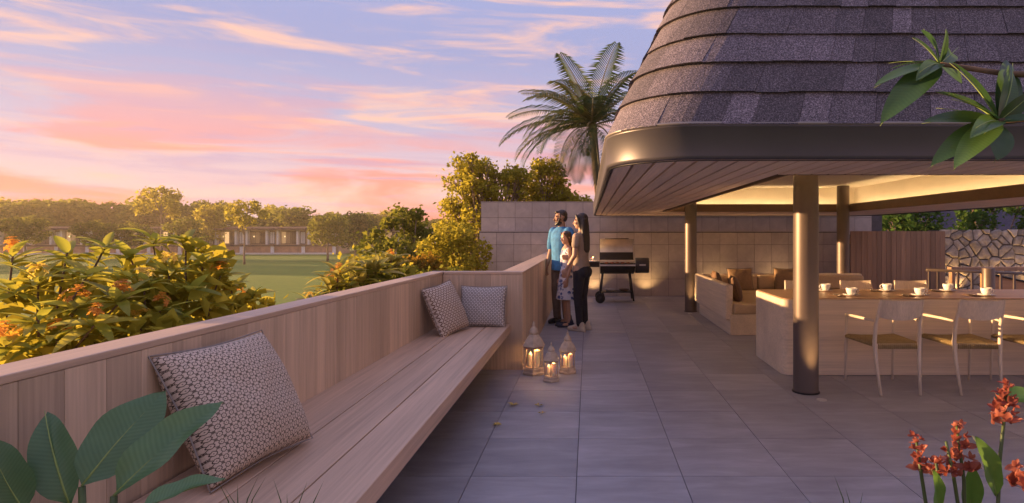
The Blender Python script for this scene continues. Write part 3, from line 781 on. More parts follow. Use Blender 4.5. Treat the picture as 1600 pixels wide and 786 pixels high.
# ------------------------------------------------------------------ lanterns
M_cream = plain('cream_painted_metal', (.50,.38,.27), .55, 0, .25, 18, .2)
M_wax = NT('candle_wax'); M_wax.color((.80,.70,.52)); M_wax.set(Roughness=.5, Subsurface_Weight=.3); M_wax = M_wax.m
g = NT('lantern_glass'); g.set(Base_Color=(1,1,1,1), Roughness=.02, Transmission_Weight=1.0, IOR=1.1); M_glass = g.m
M_flame = emis('candle_flame', (1,.66,.28), 1.8)
def lantern(loc, s, label):
    e = empty('lantern', loc, label, 'lantern', 'cream lanterns on the terrace floor')
    c = loc; H = lambda prof: [(r*s, z*s) for r,z in prof]
    a0 = math.pi/6
    MB().lathe(H([(.098,.0),(.104,.012),(.104,.022),(.096,.03),(.096,.052),(.088,.060),(.088,.068)]), c, 6, a0).build('base', M_cream, e, bevel=.002)
    for k in range(6):
        t = a0+k*math.pi/3; p = (c[0]+.083*s*math.cos(t), c[1]+.083*s*math.sin(t))
        MB().tube([(p[0],p[1],c[2]+.066*s),(p[0],p[1],c[2]+.232*s)], .0075*s, 6).build('corner_post', M_cream, e)
        # arched head between posts
        t2 = t+math.pi/3; q_ = (c[0]+.083*s*math.cos(t2), c[1]+.083*s*math.sin(t2)); m = MB(); nn = 8; vs = []
        for k3 in range(nn+1):
            u = k3/nn; x = p[0]+(q_[0]-p[0])*u; y = p[1]+(q_[1]-p[1])*u
            vs += [(x,y,c[2]+s*(.195+.030*math.sin(math.pi*u)**.6)),(x,y,c[2]+s*.234)]
        m.add(vs, [(2*i,2*i+2,2*i+3,2*i+1) for i in range(nn)])
        o = m.build('arch_panel', M_cream, e); sm = o.modifiers.new('t','SOLIDIFY'); sm.thickness = .005*s; sm.offset = 0
        m = MB(); m.add([(p[0],p[1],c[2]+.066*s),(q_[0],q_[1],c[2]+.066*s),(q_[0],q_[1],c[2]+.232*s),(p[0],p[1],c[2]+.232*s)],[(0,1,2,3)])
        o = m.build('pane', M_glass, e); sm = o.modifiers.new('t','SOLIDIFY'); sm.thickness = .002*s; sm.offset = 0
    MB().lathe(H([(.088,.230),(.104,.238),(.106,.246),(.098,.256),(.088,.275),(.070,.305),(.050,.330),(.040,.338),(.040,.345)]), c, 6, a0).build('roof', M_cream, e, bevel=.002)
    MB().lathe(H([(.036,.343),(.040,.350),(.040,.356),(.036,.372),(.026,.390),(.012,.404),(.009,.412),(.013,.418),(.010,.428),(.003,.448),(0,.452)]), c, 16).build('finial', M_cream, e, smooth=True)
    for dx, dy, hh, rr in ((.030,-.012,.135,.026),(-.030,.012,.10,.024)):
        cc = (c[0]+dx*s, c[1]+dy*s, c[2]+.068*s)
        k = MB().lathe(H([(rr,0),(rr,hh-.004),(rr-.004,hh),(rr*.5,hh-.006),(0,hh-.007)]), cc, 18).build('candle', M_wax, e, smooth=True, auto=50)
        MB().ell((cc[0],cc[1],cc[2]+(hh+.008)*s), (.0045*s,.0045*s,.012*s), n=8, m=6).build('flame', M_flame, k, smooth=True)
    l = bpy.data.lights.new('candle_light','POINT'); l.energy = .34*s; l.color = (1,.58,.22); l.shadow_soft_size = .02
    lo = bpy.data.objects.new('candle_light', l); col.objects.link(lo); lo.parent = e; lo.location = (0,-.0,.215*s)
lantern((-.545,5.78,0), 1.17, 'largest cream lantern standing against the end wall corner')
lantern((-.352,5.50,0), .83, 'smallest cream lantern, in front of the other two')
lantern((-.208,5.82,0), .95, 'middle sized cream lantern, rightmost of the three')

# ------------------------------------------------------------------ barbecue
gr = empty('barbecue', (.58, 11.9, 0), 'barrel barbecue with open lid, side firebox and wheels at the tile wall', 'barbecue')
GX0, GX1, GY = .25, .95, 11.95
M_gsteel = plain('brushed_steel', (.62,.60,.58), .42, .55, .15, 5); M_gdark = plain('grill_enamel', (.028,.028,.032), .4, .4, .2, 6)
M_fire = plain('firebox_enamel', (.06,.062,.075), .45, .5, .15, 6)
n = 14; pr = []
for k in range(n+1): a = math.pi+math.pi*k/n; pr.append((GY+.24*math.cos(a), .80+.22*math.sin(a)))
inn = [(GY+(y-GY)*.93, .80+(z-.80)*.93) for y,z in pr]
m = MB(); m.loft([[(x,y,z) for y,z in pr+inn[::-1]] for x in (GX0,GX1)]); m.build('bowl', M_gdark, gr, smooth=True, auto=40)
for x in (GX0+.004,GX1-.004):
    MB().add([(x-.003,y,z) for y,z in pr]+[(x+.003,y,z) for y,z in pr], [tuple(range(n+1)), tuple(range(2*n+1,n,-1))]).build('end_plate', M_gdark, gr)
lid = []
for k in range(n+1): a = R(-8)+R(150)*k/n; lid.append((GY+.20+.045*0+.24*math.cos(a)*.55-.10, 1.055+.235*math.sin(a)))
lid = [(GY+.05+.20*math.sin(R(18+9*k)), 1.055+.02+.235*(1-math.cos(R(0)))+.0) for k in range(1)]
lid = []
for k in range(n+1):
    a = R(200)-R(150)*k/n; lid.append((GY+.33+.17*math.cos(a), 1.13+.17*math.sin(a)))
lid = [(GY+.19+.11*math.sin(math.pi*k/n), .86+.44*k/n) for k in range(n+1)]
li2 = [(y+.012, z) for y,z in lid]
m = MB(); m.loft([[(x,y,z) for y,z in lid+li2[::-1]] for x in (GX0-.005,GX1+.005)]); lo = m.build('lid', M_gdark, gr, smooth=True, auto=40)
m = MB(); up = [(y-.004,z) for y,z in lid[int(n*.42):]]; u2 = [(y-.002,z) for y,z in lid[int(n*.42):]]
m.loft([[(x,y,z) for y,z in up+u2[::-1]] for x in (GX0,GX1)]); m.build('lid_lining', M_gsteel, lo, smooth=True, auto=40)
MB().tube([(GX0+.1,lid[-1][0]-.03,1.305),(GX1-.1,lid[-1][0]-.03,1.305)], .010, 8).build('lid_handle', M_dark, lo, smooth=True)
MB().box(GX0-.01,GX1+.01,GY-.30,GY-.245,.755,.785).build('front_shelf', M_gsteel, gr, bevel=.004)
m = MB()
for k in range(24): x = GX0+.03+(GX1-GX0-.06)*k/23; m.tube([(x,GY-.21,.795),(x,GY+.21,.795)], .004, 5)
tag(m.build('grate', M_dark, gr), kind='stuff')
ct = NT('glowing_coals'); nn_ = ct.noise(ct.coord('Object'), 22, 4, .7); ct.color(ct.ramp(nn_, [(.4,(.02,.015,.012)),(.7,(.12,.05,.03))])); ct.set(Roughness=1, Emission_Color=ct.ramp(nn_, [(.50,(0,0,0)),(.66,(1,.30,.05))]), Emission_Strength=3.0)
m = MB(); qq = random.Random(4)
for k in range(70): m.ell((qq.uniform(GX0+.06,GX1-.06), qq.uniform(GY-.15,GY+.15), .73+qq.uniform(-.01,.02)), (qq.uniform(.02,.035),qq.uniform(.02,.03),.02), n=6, m=4)
tag(m.build('coals', ct.m, gr), kind='stuff')
M_meat = plain('grilled_meat', (.22,.075,.04), .6, 0, .5, 20, .3)
for k in range(5):
    x = GX0+.13+k*.11; o = MB().ell((x,GY-.08+.05*(k%2),.812), (.045,.06,.016), n=12, m=6).build('meat', M_meat, None, True, org=(x,GY-.08,.80))
    tag(o, ('leftmost','second','third','fourth','rightmost')[k]+' piece of meat in the row on the barbecue grate', 'meat', 'meat on the barbecue')
m = MB(); m.lathe([(0,-.14),(.155,-.14),(.16,-.13),(.16,.13),(.155,.14),(0,.14)], (0,0,0), 28)
m.v = [(1.115+z, GY+x, .755+y) for x,y,z in m.v]; fb = m.build('firebox', M_fire, gr, smooth=True, auto=40)
MB().box(1.05,1.18,GY-.178,GY-.160,.755,.785).build('firebox_handle', M_gsteel, fb, bevel=.004)
MB().box(.948,.985,GY-.05,GY+.05,.70,.80).build('collar', M_gdark, gr)
for (xa,xb) in ((.31,.245),(.85,.925)):
    for sy in (-1,1):
        m = MB(); m.tube([(xa,GY+sy*.13,.66),(xb,GY+sy*.24,.04 if xa > .5 else .14)], .019, 8); m.build('leg', M_gdark, gr, smooth=True)
for sy in (-1,1):
    w = MB().lathe([(.05,-.025),(.085,-.028),(.098,-.02),(.098,.02),(.085,.028),(.05,.025)], (0,0,0), 28); w.v = [(.245+x, GY+sy*.27+z, .099+y) for x,y,z in w.v]; wo = w.build('wheel', M_dark, gr, smooth=True, auto=40)
    w = MB().lathe([(0,-.03),(.035,-.03),(.05,-.02),(.05,.02),(.035,.03),(0,.03)], (0,0,0), 16); w.v = [(.245+x, GY+sy*.27+z, .099+y) for x,y,z in w.v]; w.build('hub', M_gdark, wo, smooth=True, auto=40)
MB().box(.27,.90,GY-.2,GY+.2,.205,.22).build('bottom_shelf', M_gdark, gr, bevel=.003)
MB().box(-.0,.235,GY-.16,GY+.14,.815,.835).build('side_shelf', M_gdark, gr, bevel=.003)
m = MB(); m.box(.02,.23,GY-.02,GY+.0,.72,.815); m.build('shelf_bracket', M_gdark, gr)
for x, lab, cc in ((.45,'pale shallow bowl on the barbecue bottom shelf',(.5,.45,.4)),(.74,'brown shallow bowl on the barbecue bottom shelf',(.12,.07,.05))):
    o = MB().lathe([(0,.004),(.06,.0),(.10,.03),(.115,.05),(.108,.05),(.09,.025),(.05,.012),(0,.012)], (x,GY-.05,.2205), 24).build('bowl', plain('bowl_'+lab[:4], cc, .35), None, True, org=(x,GY-.05,.2205)); tag(o, lab, 'bowl')
o = empty('candle_dish', (.10,GY-.06,.835), 'small lit candle in a dish on the barbecue side shelf', 'candle')
MB().lathe([(0,.002),(.07,.0),(.085,.018),(.078,.018),(.05,.008),(0,.008)], (.10,GY-.06,.8355), 24).build('dish', M_white, o, smooth=True)
MB().lathe([(.028,.008),(.028,.07),(.02,.072),(0,.068)], (.10,GY-.06,.8355), 16).build('candle', M_wax, o, smooth=True, auto=50)
MB().ell((.10,GY-.06,.918), (.008,.008,.02), n=8, m=6).build('flame', M_flame, o, smooth=True)
l = bpy.data.lights.new('dish_light','POINT'); l.energy = 1.2; l.color = (1,.55,.2); l.shadow_soft_size = .02
lo = bpy.data.objects.new('dish_light', l); col.objects.link(lo); lo.parent = o; lo.location = (0,-.0,.12)

# ------------------------------------------------------------------ in-ground uplights
M_up = emis('uplight_lens', (1,.66,.28), 6)
def uplight(x, y, aim, energy, label, size=70):
    e = empty('ground_uplight', (x,y,0), label, 'uplight', 'in-ground uplights')
    MB().lathe([(.030,.0005),(.042,.0005),(.042,.005),(.030,.006)], (x,y,0), 24).build('trim_ring', M_gsteel, e)
    MB().lathe([(.029,.001),(.029,.004),(0,.0045)], (x,y,0), 24).build('lens', M_up, e)
    l = bpy.data.lights.new('uplight','SPOT'); l.energy = energy; l.color = (1,.60,.24); l.spot_size = R(size); l.spot_blend = 1.0; l.shadow_soft_size = .025
    lo = bpy.data.objects.new('uplight', l); col.objects.link(lo); lo.parent = e; lo.location = (0,0,.03)
    lo.rotation_euler = (-Vector(aim)).to_track_quat('Z','Y').to_euler()
for x, lab in ((.12,'behind the woman at the tile wall'),(1.30,'under the barbecue firebox at the tile wall'),(2.85,'behind the sofa, left one at the tile wall'),(4.25,'behind the sofa, right one at the tile wall')):
    uplight(x, 12.78, (0,.10,1), 9, 'small in-ground uplight '+lab, 115)
uplight(1.97, 4.86, (-.02,.16,1), 20, 'small in-ground uplight in front of the front column', 60)
uplight(1.80, 10.18, (.03,.16,1), 16, 'small in-ground uplight at the rear left column', 60)
for k, x in enumerate((7.9,8.7,9.5)): uplight(x, 12.22, (0,.2,1), 20, 'small in-ground uplight at the foot of the stone wall, %s' % ('left','middle','right')[k], 80)

# ------------------------------------------------------------------ fallen leaves
M_fall = leafmat('fallen_leaf', (.70,.48,.08), (.80,.60,.16), .2)
for k, (px,py,lab) in enumerate(((802,634,'star shaped yellow leaf on the floor near the lanterns, upper left'),(776,665,'crumpled yellow leaf on the floor joint nearest the bench'),(841,635,'small yellow leaf on the floor, right of the star shaped one'),(847,647,'small curled yellow leaf lying on the floor cross joint'))):
    Y = 1260/(py-366); X = (px-919)*Y/900; m = MB(); q = random.Random(k); npt = 6; s = .046 if k == 0 else .038
    for a in range(npt if k < 2 else 4):
        t = a*2*math.pi/(npt if k < 2 else 4)+q.uniform(-.3,.3); c_, s_ = math.cos(t), math.sin(t); ln = s*q.uniform(.8,1.2); wd = s*.25
        m.add([(X,Y,.006),(X+c_*ln*.5-s_*wd,Y+s_*ln*.5+c_*wd,.010+q.uniform(0,.012)),(X+c_*ln,Y+s_*ln,.006+q.uniform(0,.022)),(X+c_*ln*.5+s_*wd,Y+s_*ln*.5-c_*wd,.010+q.uniform(0,.012))],[(0,1,2,3)])
    tag(m.build('fallen_leaf', M_fall, None, org=(X,Y,0)), lab, 'leaf', 'fallen leaves on the floor')
# ------------------------------------------------------------------ people
M_skin = plain('skin_tan', (.33,.175,.11), .5, 0, .08, 10); M_skin2 = plain('skin_light', (.46,.27,.185), .5, 0, .06, 10)
M_hair = plain('dark_hair', (.022,.012,.008), .45, 0, .4, 60); M_hair2 = plain('brown_hair', (.06,.028,.014), .45, 0, .4, 60)
def cloth(name, c, var=.12): return plain(name, c, .85, 0, var, 14, .5)
def cap(mb, p0, p1, r0, r1, n=10):
    p0, p1 = Vector(p0), Vector(p1); d = (p1-p0).normalized(); pts, rs = [], []
    for k in range(4): a = math.pi/2*(k+.25)/4.25; pts.append(p0-d*r0*math.cos(a)); rs.append(r0*math.sin(a))
    pts += [p0, p1]; rs += [r0, r1]
    for k in range(3,-1,-1): a = math.pi/2*(k+.25)/4.25; pts.append(p1+d*r1*math.cos(a)); rs.append(r1*math.sin(a))
    mb.tube(pts, rs, n)
def chain(mb, pts, rs):
    for a, b, r0, r1 in zip(pts, pts[1:], rs, rs[1:]): cap(mb, a, b, r0, r1)
def eloft(mb, secs, n=16):
    """secs: (cx, cy, z, rx, ry)"""
    mb.loft([[(cx+rx*math.cos(2*math.pi*k/n), cy+ry*math.sin(2*math.pi*k/n), z) for k in range(n)] for cx,cy,z,rx,ry in secs])
def hand(mb, wrist, d, side, nrm):
    w, d, s, n = Vector(wrist), Vector(d).normalized(), Vector(side).normalized(), Vector(nrm).normalized()
    M = Matrix((s, n, d)).transposed(); mb.ell(w+d*.045, (.042,.017,.055), M)
    for o, ln in ((-.031,.060),(-.0105,.076),(.0105,.082),(.031,.074)):
        a = w+d*.080+s*o; b = a+d*ln*.5+n*.006+s*o*.12; c = b+d*ln*.42+n*.022
        cap(mb, a, b, .0100,.0090, 8); cap(mb, b, c, .0090,.0080, 8)
    a = w+d*.025+s*.036; b = a+d*.035+s*.022+n*.008; cap(mb, a, b, .012,.0105, 8); cap(mb, b, b+d*.032+n*.012, .0105,.009, 8)
def blob(name, mb, mat, parent, S, voxel, it=4):
    mb.v = [(x*S,y*S,z*S) for x,y,z in mb.v]
    me = mb.mesh(name, mat, True); o = bpy.data.objects.new(name, me); col.objects.link(o); o.parent = parent
    r = o.modifiers.new('remesh','REMESH'); r.mode = 'VOXEL'; r.voxel_size = voxel; r.use_smooth_shade = True
    s = o.modifiers.new('smooth','SMOOTH'); s.factor = .5; s.iterations = it
    return o
def rz(v, a): c, s = math.cos(a), math.sin(a); return (v[0]*c-v[1]*s, v[0]*s+v[1]*c, v[2])
class Head:
    def __init__(s, c, yaw, tilt=0): s.c = Vector(c); s.M = Matrix.Rotation(yaw,3,'Z') @ Matrix.Rotation(tilt,3,'X')
    def p(s, x, y, z): return s.c + s.M @ Vector((x,y,z))
    def skull(s, mb, f=1.0):
        mb.ell(s.p(0,.012,.030), (.073*f,.092*f,.088*f), s.M, 16, 12)
        mb.ell(s.p(0,-.022,-.035), (.058*f,.066*f,.082*f), s.M, 16, 12)
        mb.ell(s.p(0,-.050,-.085), (.030*f,.034*f,.028*f), s.M)                       # chin
        cap(mb, s.p(0,-.086,.008), s.p(0,-.106,-.030), .009, .013)                      # nose
        for k in (-1,1):
            mb.ell(s.p(k*.074,.012,-.012), (.010,.020,.032), s.M, 10, 8)                 # ears
            mb.ell(s.p(k*.030,-.074,.024), (.026,.014,.010), s.M)                        # brow
            mb.ell(s.p(k*.036,-.066,-.024), (.022,.018,.022), s.M)                       # cheeks
        mb.ell(s.p(0,-.086,-.056), (.024,.011,.010), s.M)                                # lips
    def features(s, parent, S, lip, browm):
        m = MB(); w = MB()
        for k in (-1,1):
            w.ell(s.p(k*.030,-.080,.004)*S, (.0125,.007,.0065), s.M, 10, 6); m.ell(s.p(k*.031,-.0865,.004)*S, (.0058,.003,.0058), s.M, 8, 6)
        o = w.build('eyes', plain('eye_white', (.7,.68,.65), .3), parent, True); m.build('iris', plain('iris', (.03,.018,.01), .2), o, True)
        m = MB()
        for k in (-1,1): cap(m, s.p(k*.014,-.0905,.026)*S, s.p(k*.048,-.078,.028)*S, .0048,.0035, 6)
        m.build('eyebrows', browm, parent, True)
        m = MB(); m.ell(s.p(0,-.0955,-.052)*S, (.020,.006,.004), s.M, 10, 6); m.ell(s.p(0,-.094,-.061)*S, (.017,.006,.005), s.M, 10, 6); m.build('lips', lip, parent, True)
def shoe(mb, x, y, yaw, w=.048, ln=.27):
    def q(a,b,c): v = rz((a,b,c), yaw); return (x+v[0], y+v[1], v[2])
    M = Matrix.Rotation(yaw,3,'Z')
    mb.ell(q(0,-.10,.042), (w,.115,.038), M); mb.ell(q(0,.03,.05), (w*.85,.085,.048), M); cap(mb, q(0,.045,.06), q(0,.05,.10), .046,.044)
    pl = [(w*.98*math.cos(t)*(1 if math.sin(t) < 0 else .85), -.045+.165*math.sin(t)) for t in [2*math.pi*k/16 for k in range(16)]]
    mb.loft([[q(a,b,z) for a,b in pl] for z in (.004,.024)])

# ---- man
S = 1.79/1.75
man = empty('person', (-.425,9.08,0), 'bearded person in bright blue polo shirt looking out over the parapet', 'person', rotz=R(-42))
hd = Head((0,-.01,1.625), R(-38), R(4))
b = MB(); hd.skull(b); cap(b, (0,.012,1.47), (0,.002,1.56), .060,.056)
eloft(b, [(0,0,.90,.15,.10),(0,0,1.08,.14,.095),(0,0,1.28,.165,.11),(0,.005,1.42,.165,.085),(0,.01,1.47,.075,.06)])
for s in (-1,1):
    chain(b, [(s*.09,0,.93),(s*.10,-.01,.50),(s*.105,.02,.09)], [.082,.052,.038])
    b.ell((s*.105,-.05,.045), (.04,.11,.035))
chain(b, [(-.19,.0,1.41),(-.232,.01,1.13),(-.235,-.075,.89)], [.052,.042,.030]); hand(b, (-.235,-.08,.88), (-.02,-.14,-1), (.25,-1,.12), (1,.2,0))
chain(b, [(.19,.0,1.41),(.30,-.06,1.17),(.42,-.13,1.10)], [.052,.042,.030]); hand(b, (.425,-.135,1.098), (1,-.5,-.3), (0,-.3,1), (-.4,-1,0))
body = blob('body', b, M_skin, man, S, .0085, 3)
hd.features(man, S, plain('lip_brown', (.25,.09,.07), .5), M_hair)
h = MB(); h.ell(hd.p(0,.022,.044), (.074,.088,.080), hd.M, 16, 12); h.ell(hd.p(0,.055,.0), (.062,.052,.070), hd.M)
for s in (-1,1): cap(h, hd.p(s*.073,-.018,.03), hd.p(s*.071,-.022,-.01), .010,.008)
h.ell(hd.p(0,-.055,.085), (.055,.035,.025), hd.M); blob('hair', h, M_hair, man, S, .007, 2)
h = MB()
for s in (-1,1): chain(h, [hd.p(s*.068,-.022,-.02), hd.p(s*.055,-.050,-.075), hd.p(s*.02,-.082,-.105)], [.014,.018,.020])
h.ell(hd.p(0,-.078,-.098), (.036,.026,.028), hd.M); h.ell(hd.p(0,-.030,-.080), (.0615,.066,.044), hd.M); cap(h, hd.p(-.026,-.094,-.042), hd.p(.026,-.094,-.042), .008,.008); blob('beard', h, M_hair, man, S, .007, 2)
c = MB(); eloft(c, [(0,0,.815,.172,.125),(0,0,.90,.170,.122),(0,-.005,1.05,.166,.122),(0,-.005,1.18,.172,.128),(0,0,1.30,.188,.130),(0,.004,1.39,.185,.112),(0,.008,1.445,.135,.088),(0,.01,1.485,.070,.066)])
chain(c, [(-.165,.0,1.405),(-.225,.012,1.25),(-.240,.018,1.175)], [.078,.070,.068]); chain(c, [(.165,.0,1.405),(.245,-.03,1.27),(.275,-.045,1.215)], [.078,.070,.068])
blob('shirt', c, cloth('blue_linen', (.045,.20,.42), .28), man, S, .011, 4)
m = MB(); m.tube([(x*S,y*S,z*S) for x,y,z in [(.062*math.cos(a)*1.08, .006+.062*math.sin(a), 1.492+.012*math.sin(a)) for a in [R(-75)+R(330)*k/16 for k in range(17)]]], .014, 8); m.build('collar', cloth('blue_linen_dark', (.035,.16,.36)), man, True)
c = MB(); eloft(c, [(0,0,.80,.165,.118),(0,0,.90,.168,.120),(0,0,1.0,.155,.112)])
for s in (-1,1): chain(c, [(s*.085,0,.88),(s*.100,-.012,.50),(s*.105,.018,.10)], [.098,.074,.062])
blob('trousers', c, cloth('taupe_cotton', (.17,.125,.10), .18), man, S, .011, 4)
for s in (-1,1):
    c = MB(); shoe(c, s*.105, .01, R(-8*s)); blob('shoe', c, plain('dark_leather', (.018,.016,.018), .45), man, S, .009, 2)

# ---- woman
S = 1.71/1.75
wom = empty('person', (-.10,8.37,0), 'person with long dark hair, beige top and dark jeans seen from behind', 'person', rotz=R(-118))
hd = Head((0,-.015,1.625), R(22), R(2))
b = MB(); hd.skull(b, .95); cap(b, (0,.012,1.47), (0,.0,1.56), .050,.047)
eloft(b, [(0,0,.90,.15,.105),(0,0,1.08,.12,.085),(0,0,1.28,.145,.105),(0,.005,1.42,.145,.078),(0,.01,1.47,.065,.055)])
for s in (-1,1):
    chain(b, [(s*.09,0,.93),(s*.085,-.01,.50),(s*.085,.02,.09)], [.080,.050,.036]); b.ell((s*.085,-.05,.045), (.038,.10,.033))
chain(b, [(.165,.0,1.40),(.205,.005,1.13),(.205,-.13,.93)], [.045,.038,.027]); hand(b, (.205,-.135,.922), (-.05,-.5,-1), (.1,-1,.4), (-1,0,0))
chain(b, [(-.165,.0,1.40),(-.215,-.04,1.15),(-.16,-.24,1.08)], [.045,.038,.027]); hand(b, (-.155,-.25,1.08), (.5,-1,.0), (0,0,1), (1,.5,0))
blob('body', b, M_skin2, wom, S, .0085, 3); hd.features(wom, S, plain('lip_pink', (.42,.12,.10), .4), M_hair)
h = MB(); h.ell(hd.p(0,.026,.042), (.081,.094,.087), hd.M, 16, 12); h.ell(hd.p(0,.060,-.03), (.084,.062,.10), hd.M)
eloft(h, [(.0,.095,1.16,.05,.022),(.0,.092,1.20,.085,.030),(0,.085,1.32,.095,.036),(0,.072,1.45,.095,.046),(0,.055,1.56,.086,.064),(0,.045,1.66,.07,.06)])
for s in (-1,1): chain(h, [hd.p(s*.055,-.050,.085), hd.p(s*.080,-.025,.03), hd.p(s*.082,.0,-.07), hd.p(s*.085,.035,-.16)], [.022,.020,.022,.018])
blob('hair', h, M_hair, wom, S, .008, 3)
c = MB(); eloft(c, [(0,0,.905,.168,.125),(0,0,.96,.160,.120),(0,0,1.08,.134,.100),(0,-.006,1.20,.150,.116),(0,-.008,1.30,.158,.122),(0,.003,1.39,.155,.095),(0,.01,1.445,.11,.075),(0,.012,1.47,.07,.062)])
for s in (-1,1): chain(c, [(s*.145,.0,1.395),(s*.185,.004 if s > 0 else -.02,1.27)], [.064,.060])
blob('top', c, cloth('beige_jersey', (.30,.225,.17), .10), wom, S, .011, 4)
c = MB(); eloft(c, [(0,.01,.80,.155,.120),(0,.012,.88,.168,.132),(0,.005,.97,.15,.112)])
for s in (-1,1):
    chain(c, [(s*.083,.01,.86),(s*.085,-.015,.50),(s*.085,.018,.11)], [.095,.064,.050]); c.ell((s*.07,.065,.87), (.082,.075,.09))
blob('jeans', c, cloth('navy_denim', (.012,.014,.024), .3), wom, S, .011, 4)
for s in (-1,1):
    c = MB(); shoe(c, s*.085, .01, R(-6*s), .046); blob('shoe', c, plain('cream_sneaker', (.55,.48,.38), .6), wom, S, .009, 2)

# ---- girl
S = 1.46/1.75
girl = empty('person', (-.33,8.74,0), 'smaller person in blue and white floral dress between the other two', 'person', rotz=R(-70))
hd = Head((0,-.01,1.615), R(14), R(6))
b = MB(); hd.skull(b, 1.05); cap(b, (0,.012,1.46), (0,.0,1.55), .048,.046)
eloft(b, [(0,0,.90,.14,.10),(0,0,1.08,.115,.085),(0,0,1.28,.135,.095),(0,.005,1.42,.135,.075),(0,.01,1.47,.065,.055)])
for s in (-1,1):
    chain(b, [(s*.085,0,.93),(s*.085,-.01,.50),(s*.085,.02,.09)], [.075,.048,.034]); b.ell((s*.085,-.05,.045), (.038,.10,.033))
    chain(b, [(s*.155,.0,1.40),(s*.195,.02,1.13),(s*.195,-.05,.88)], [.040,.034,.026]); hand(b, (s*.195,-.055,.872), (0,-.15,-1), (-s*.15,-1,.1), (-s,0,0))
blob('body', b, M_skin2, girl, S, .0085, 3); hd.features(girl, S, plain('lip_pink', (.42,.12,.10), .4), M_hair2)
h = MB(); h.ell(hd.p(0,.026,.042), (.081,.094,.087), hd.M, 16, 12); h.ell(hd.p(0,.062,-.04), (.082,.060,.10), hd.M); h.ell(hd.p(0,.10,-.10), (.04,.04,.08), hd.M)
for s in (-1,1): chain(h, [hd.p(s*.05,-.055,.085), hd.p(s*.080,-.018,.03), hd.p(s*.082,.02,-.06)], [.022,.018,.016])
blob('hair', h, M_hair2, girl, S, .008, 3)
t = NT('floral_cotton'); vo = t.node('ShaderNodeTexVoronoi'); vo.inputs['Scale'].default_value = 16; t.link(t.coord('Object'), vo.inputs['Vector'])
nn_ = t.noise(t.coord('Object'), 22, 4, .6, 1.5)
fl = t.math('MULTIPLY', t.math('LESS_THAN', vo.outputs['Distance'], .42), t.math('GREATER_THAN', nn_, .42))
t.color(t.mix(fl, (.62,.62,.66), (.05,.09,.26))); t.set(Roughness=.85)
c = MB(); eloft(c, [(0,0,.50,.235,.19),(0,0,.60,.215,.175),(0,0,.80,.180,.145),(0,0,.95,.155,.12),(0,0,1.08,.128,.096),(0,-.004,1.26,.148,.108),(0,.003,1.38,.135,.085),(0,.01,1.425,.09,.065)])
for s in (-1,1): cap(c, (s*.115,.0,1.385), (s*.15,.0,1.33), .055,.050)
blob('dress', c, t.m, girl, S, .010, 4)
for s in (-1,1):
    c = MB(); shoe(c, s*.085, .01, R(-6*s), .043); blob('shoe', c, plain('navy_canvas', (.025,.035,.07), .7), girl, S, .009, 2)

# ------------------------------------------------------------------ leaf builders
def leaf_mesh(name, mat, w, droop, fold, n=8, tip=1.0, wave=0, seed=0, sharp=.8):
    q = random.Random(seed); m = MB(); vs = []; K = 5; ph = q.uniform(0,6)
    for i in range(n+1):
        t = i/n; hw = w*(math.sin(math.pi*min(1,t**sharp))**.75)*(1 if t < .999 else 0)+.004*(1-t)
        if t < .12: hw *= .35+t*5.4
        x = math.sin(t*droop)/droop if droop > .01 else t; z = -(1-math.cos(t*droop))/max(droop,.01)
        for k in range(K):
            s = -1+2*k/(K-1); wv = wave*math.sin(t*13+ph+k*1.3)*abs(s)*w
            vs.append((x, s*hw*(1-.12*fold*abs(s)), z+abs(s)*hw*fold+wv+(.012*w if k == 2 else 0)))
    m.add(vs, [(i*K+k,(i+1)*K+k,(i+1)*K+k+1,i*K+k+1) for i in range(n) for k in range(K-1)])
    return m.mesh(name, mat, True)
def rib_mesh(name, mat, droop, r):
    pts = [(math.sin(t*droop)/droop, 0, -(1-math.cos(t*droop))/droop-.002) for t in [k/7 for k in range(8)]]
    return MB().tube(pts, [r*(1-.8*k/7) for k in range(8)], 5).mesh(name, mat, True)
def leaf_at(me, parent, base, d, L, roll=0, name='leaf', up=None, rib=None):
    d = Vector(d).normalized(); up = Vector(up) if up else Vector((0,0,1))
    y = up.cross(d); y = y.normalized() if y.length > 1e-3 else Vector((0,1,0)); z = d.cross(y)
    M = Matrix((d,y,z)).transposed() @ Matrix.Rotation(roll,3,'X')
    o = inst(name, me, parent, base, M.to_euler(), L)
    if rib:
        r = bpy.data.objects.new('midrib', rib); col.objects.link(r); r.parent = o
    return o

M_lf1 = leafmat('shrub_leaf', (.21,.26,.03), (.52,.47,.07), .55, .42)
M_lf2 = leafmat('variegated_leaf', (.20,.20,.045), (.46,.40,.10), .5, .4)
M_lf3 = leafmat('dark_glossy_leaf', (.04,.095,.025), (.085,.17,.045), .4, .32, vein=True)
M_lf4 = leafmat('banana_leaf', (.095,.195,.09), (.15,.28,.12), .4, .32, .15, vein=True)
M_lf5 = leafmat('canna_leaf', (.10,.22,.03), (.16,.30,.05), .4, .35, .15)
M_orange = leafmat('orange_petal', (.72,.27,.035), (.85,.46,.07), .45, .5); M_yellow = leafmat('yellow_petal', (.80,.52,.07), (.88,.66,.16), .45, .5)
M_coral = leafmat('coral_petal', (.30,.07,.045), (.45,.16,.105), .4, .45)
M_stem = plain('green_stem', (.06,.09,.02), .5, 0, .3); M_mid = plain('pale_midrib', (.22,.30,.08), .5)
LV = [leaf_mesh('leaf', M_lf1, .135, .8, .22, 7, seed=1), leaf_mesh('leaf', M_lf1, .15, .5, .3, 7, seed=2), leaf_mesh('leaf', M_lf1, .125, 1.1, .2, 7, seed=3)]
LV2 = [leaf_mesh('leaf', M_lf2, .10, 1.2, .35, 7, seed=4), leaf_mesh('leaf', M_lf2, .12, .8, .3, 7, seed=5), leaf_mesh('leaf', M_lf1, .11, 1.0, .3, 7, seed=6)]
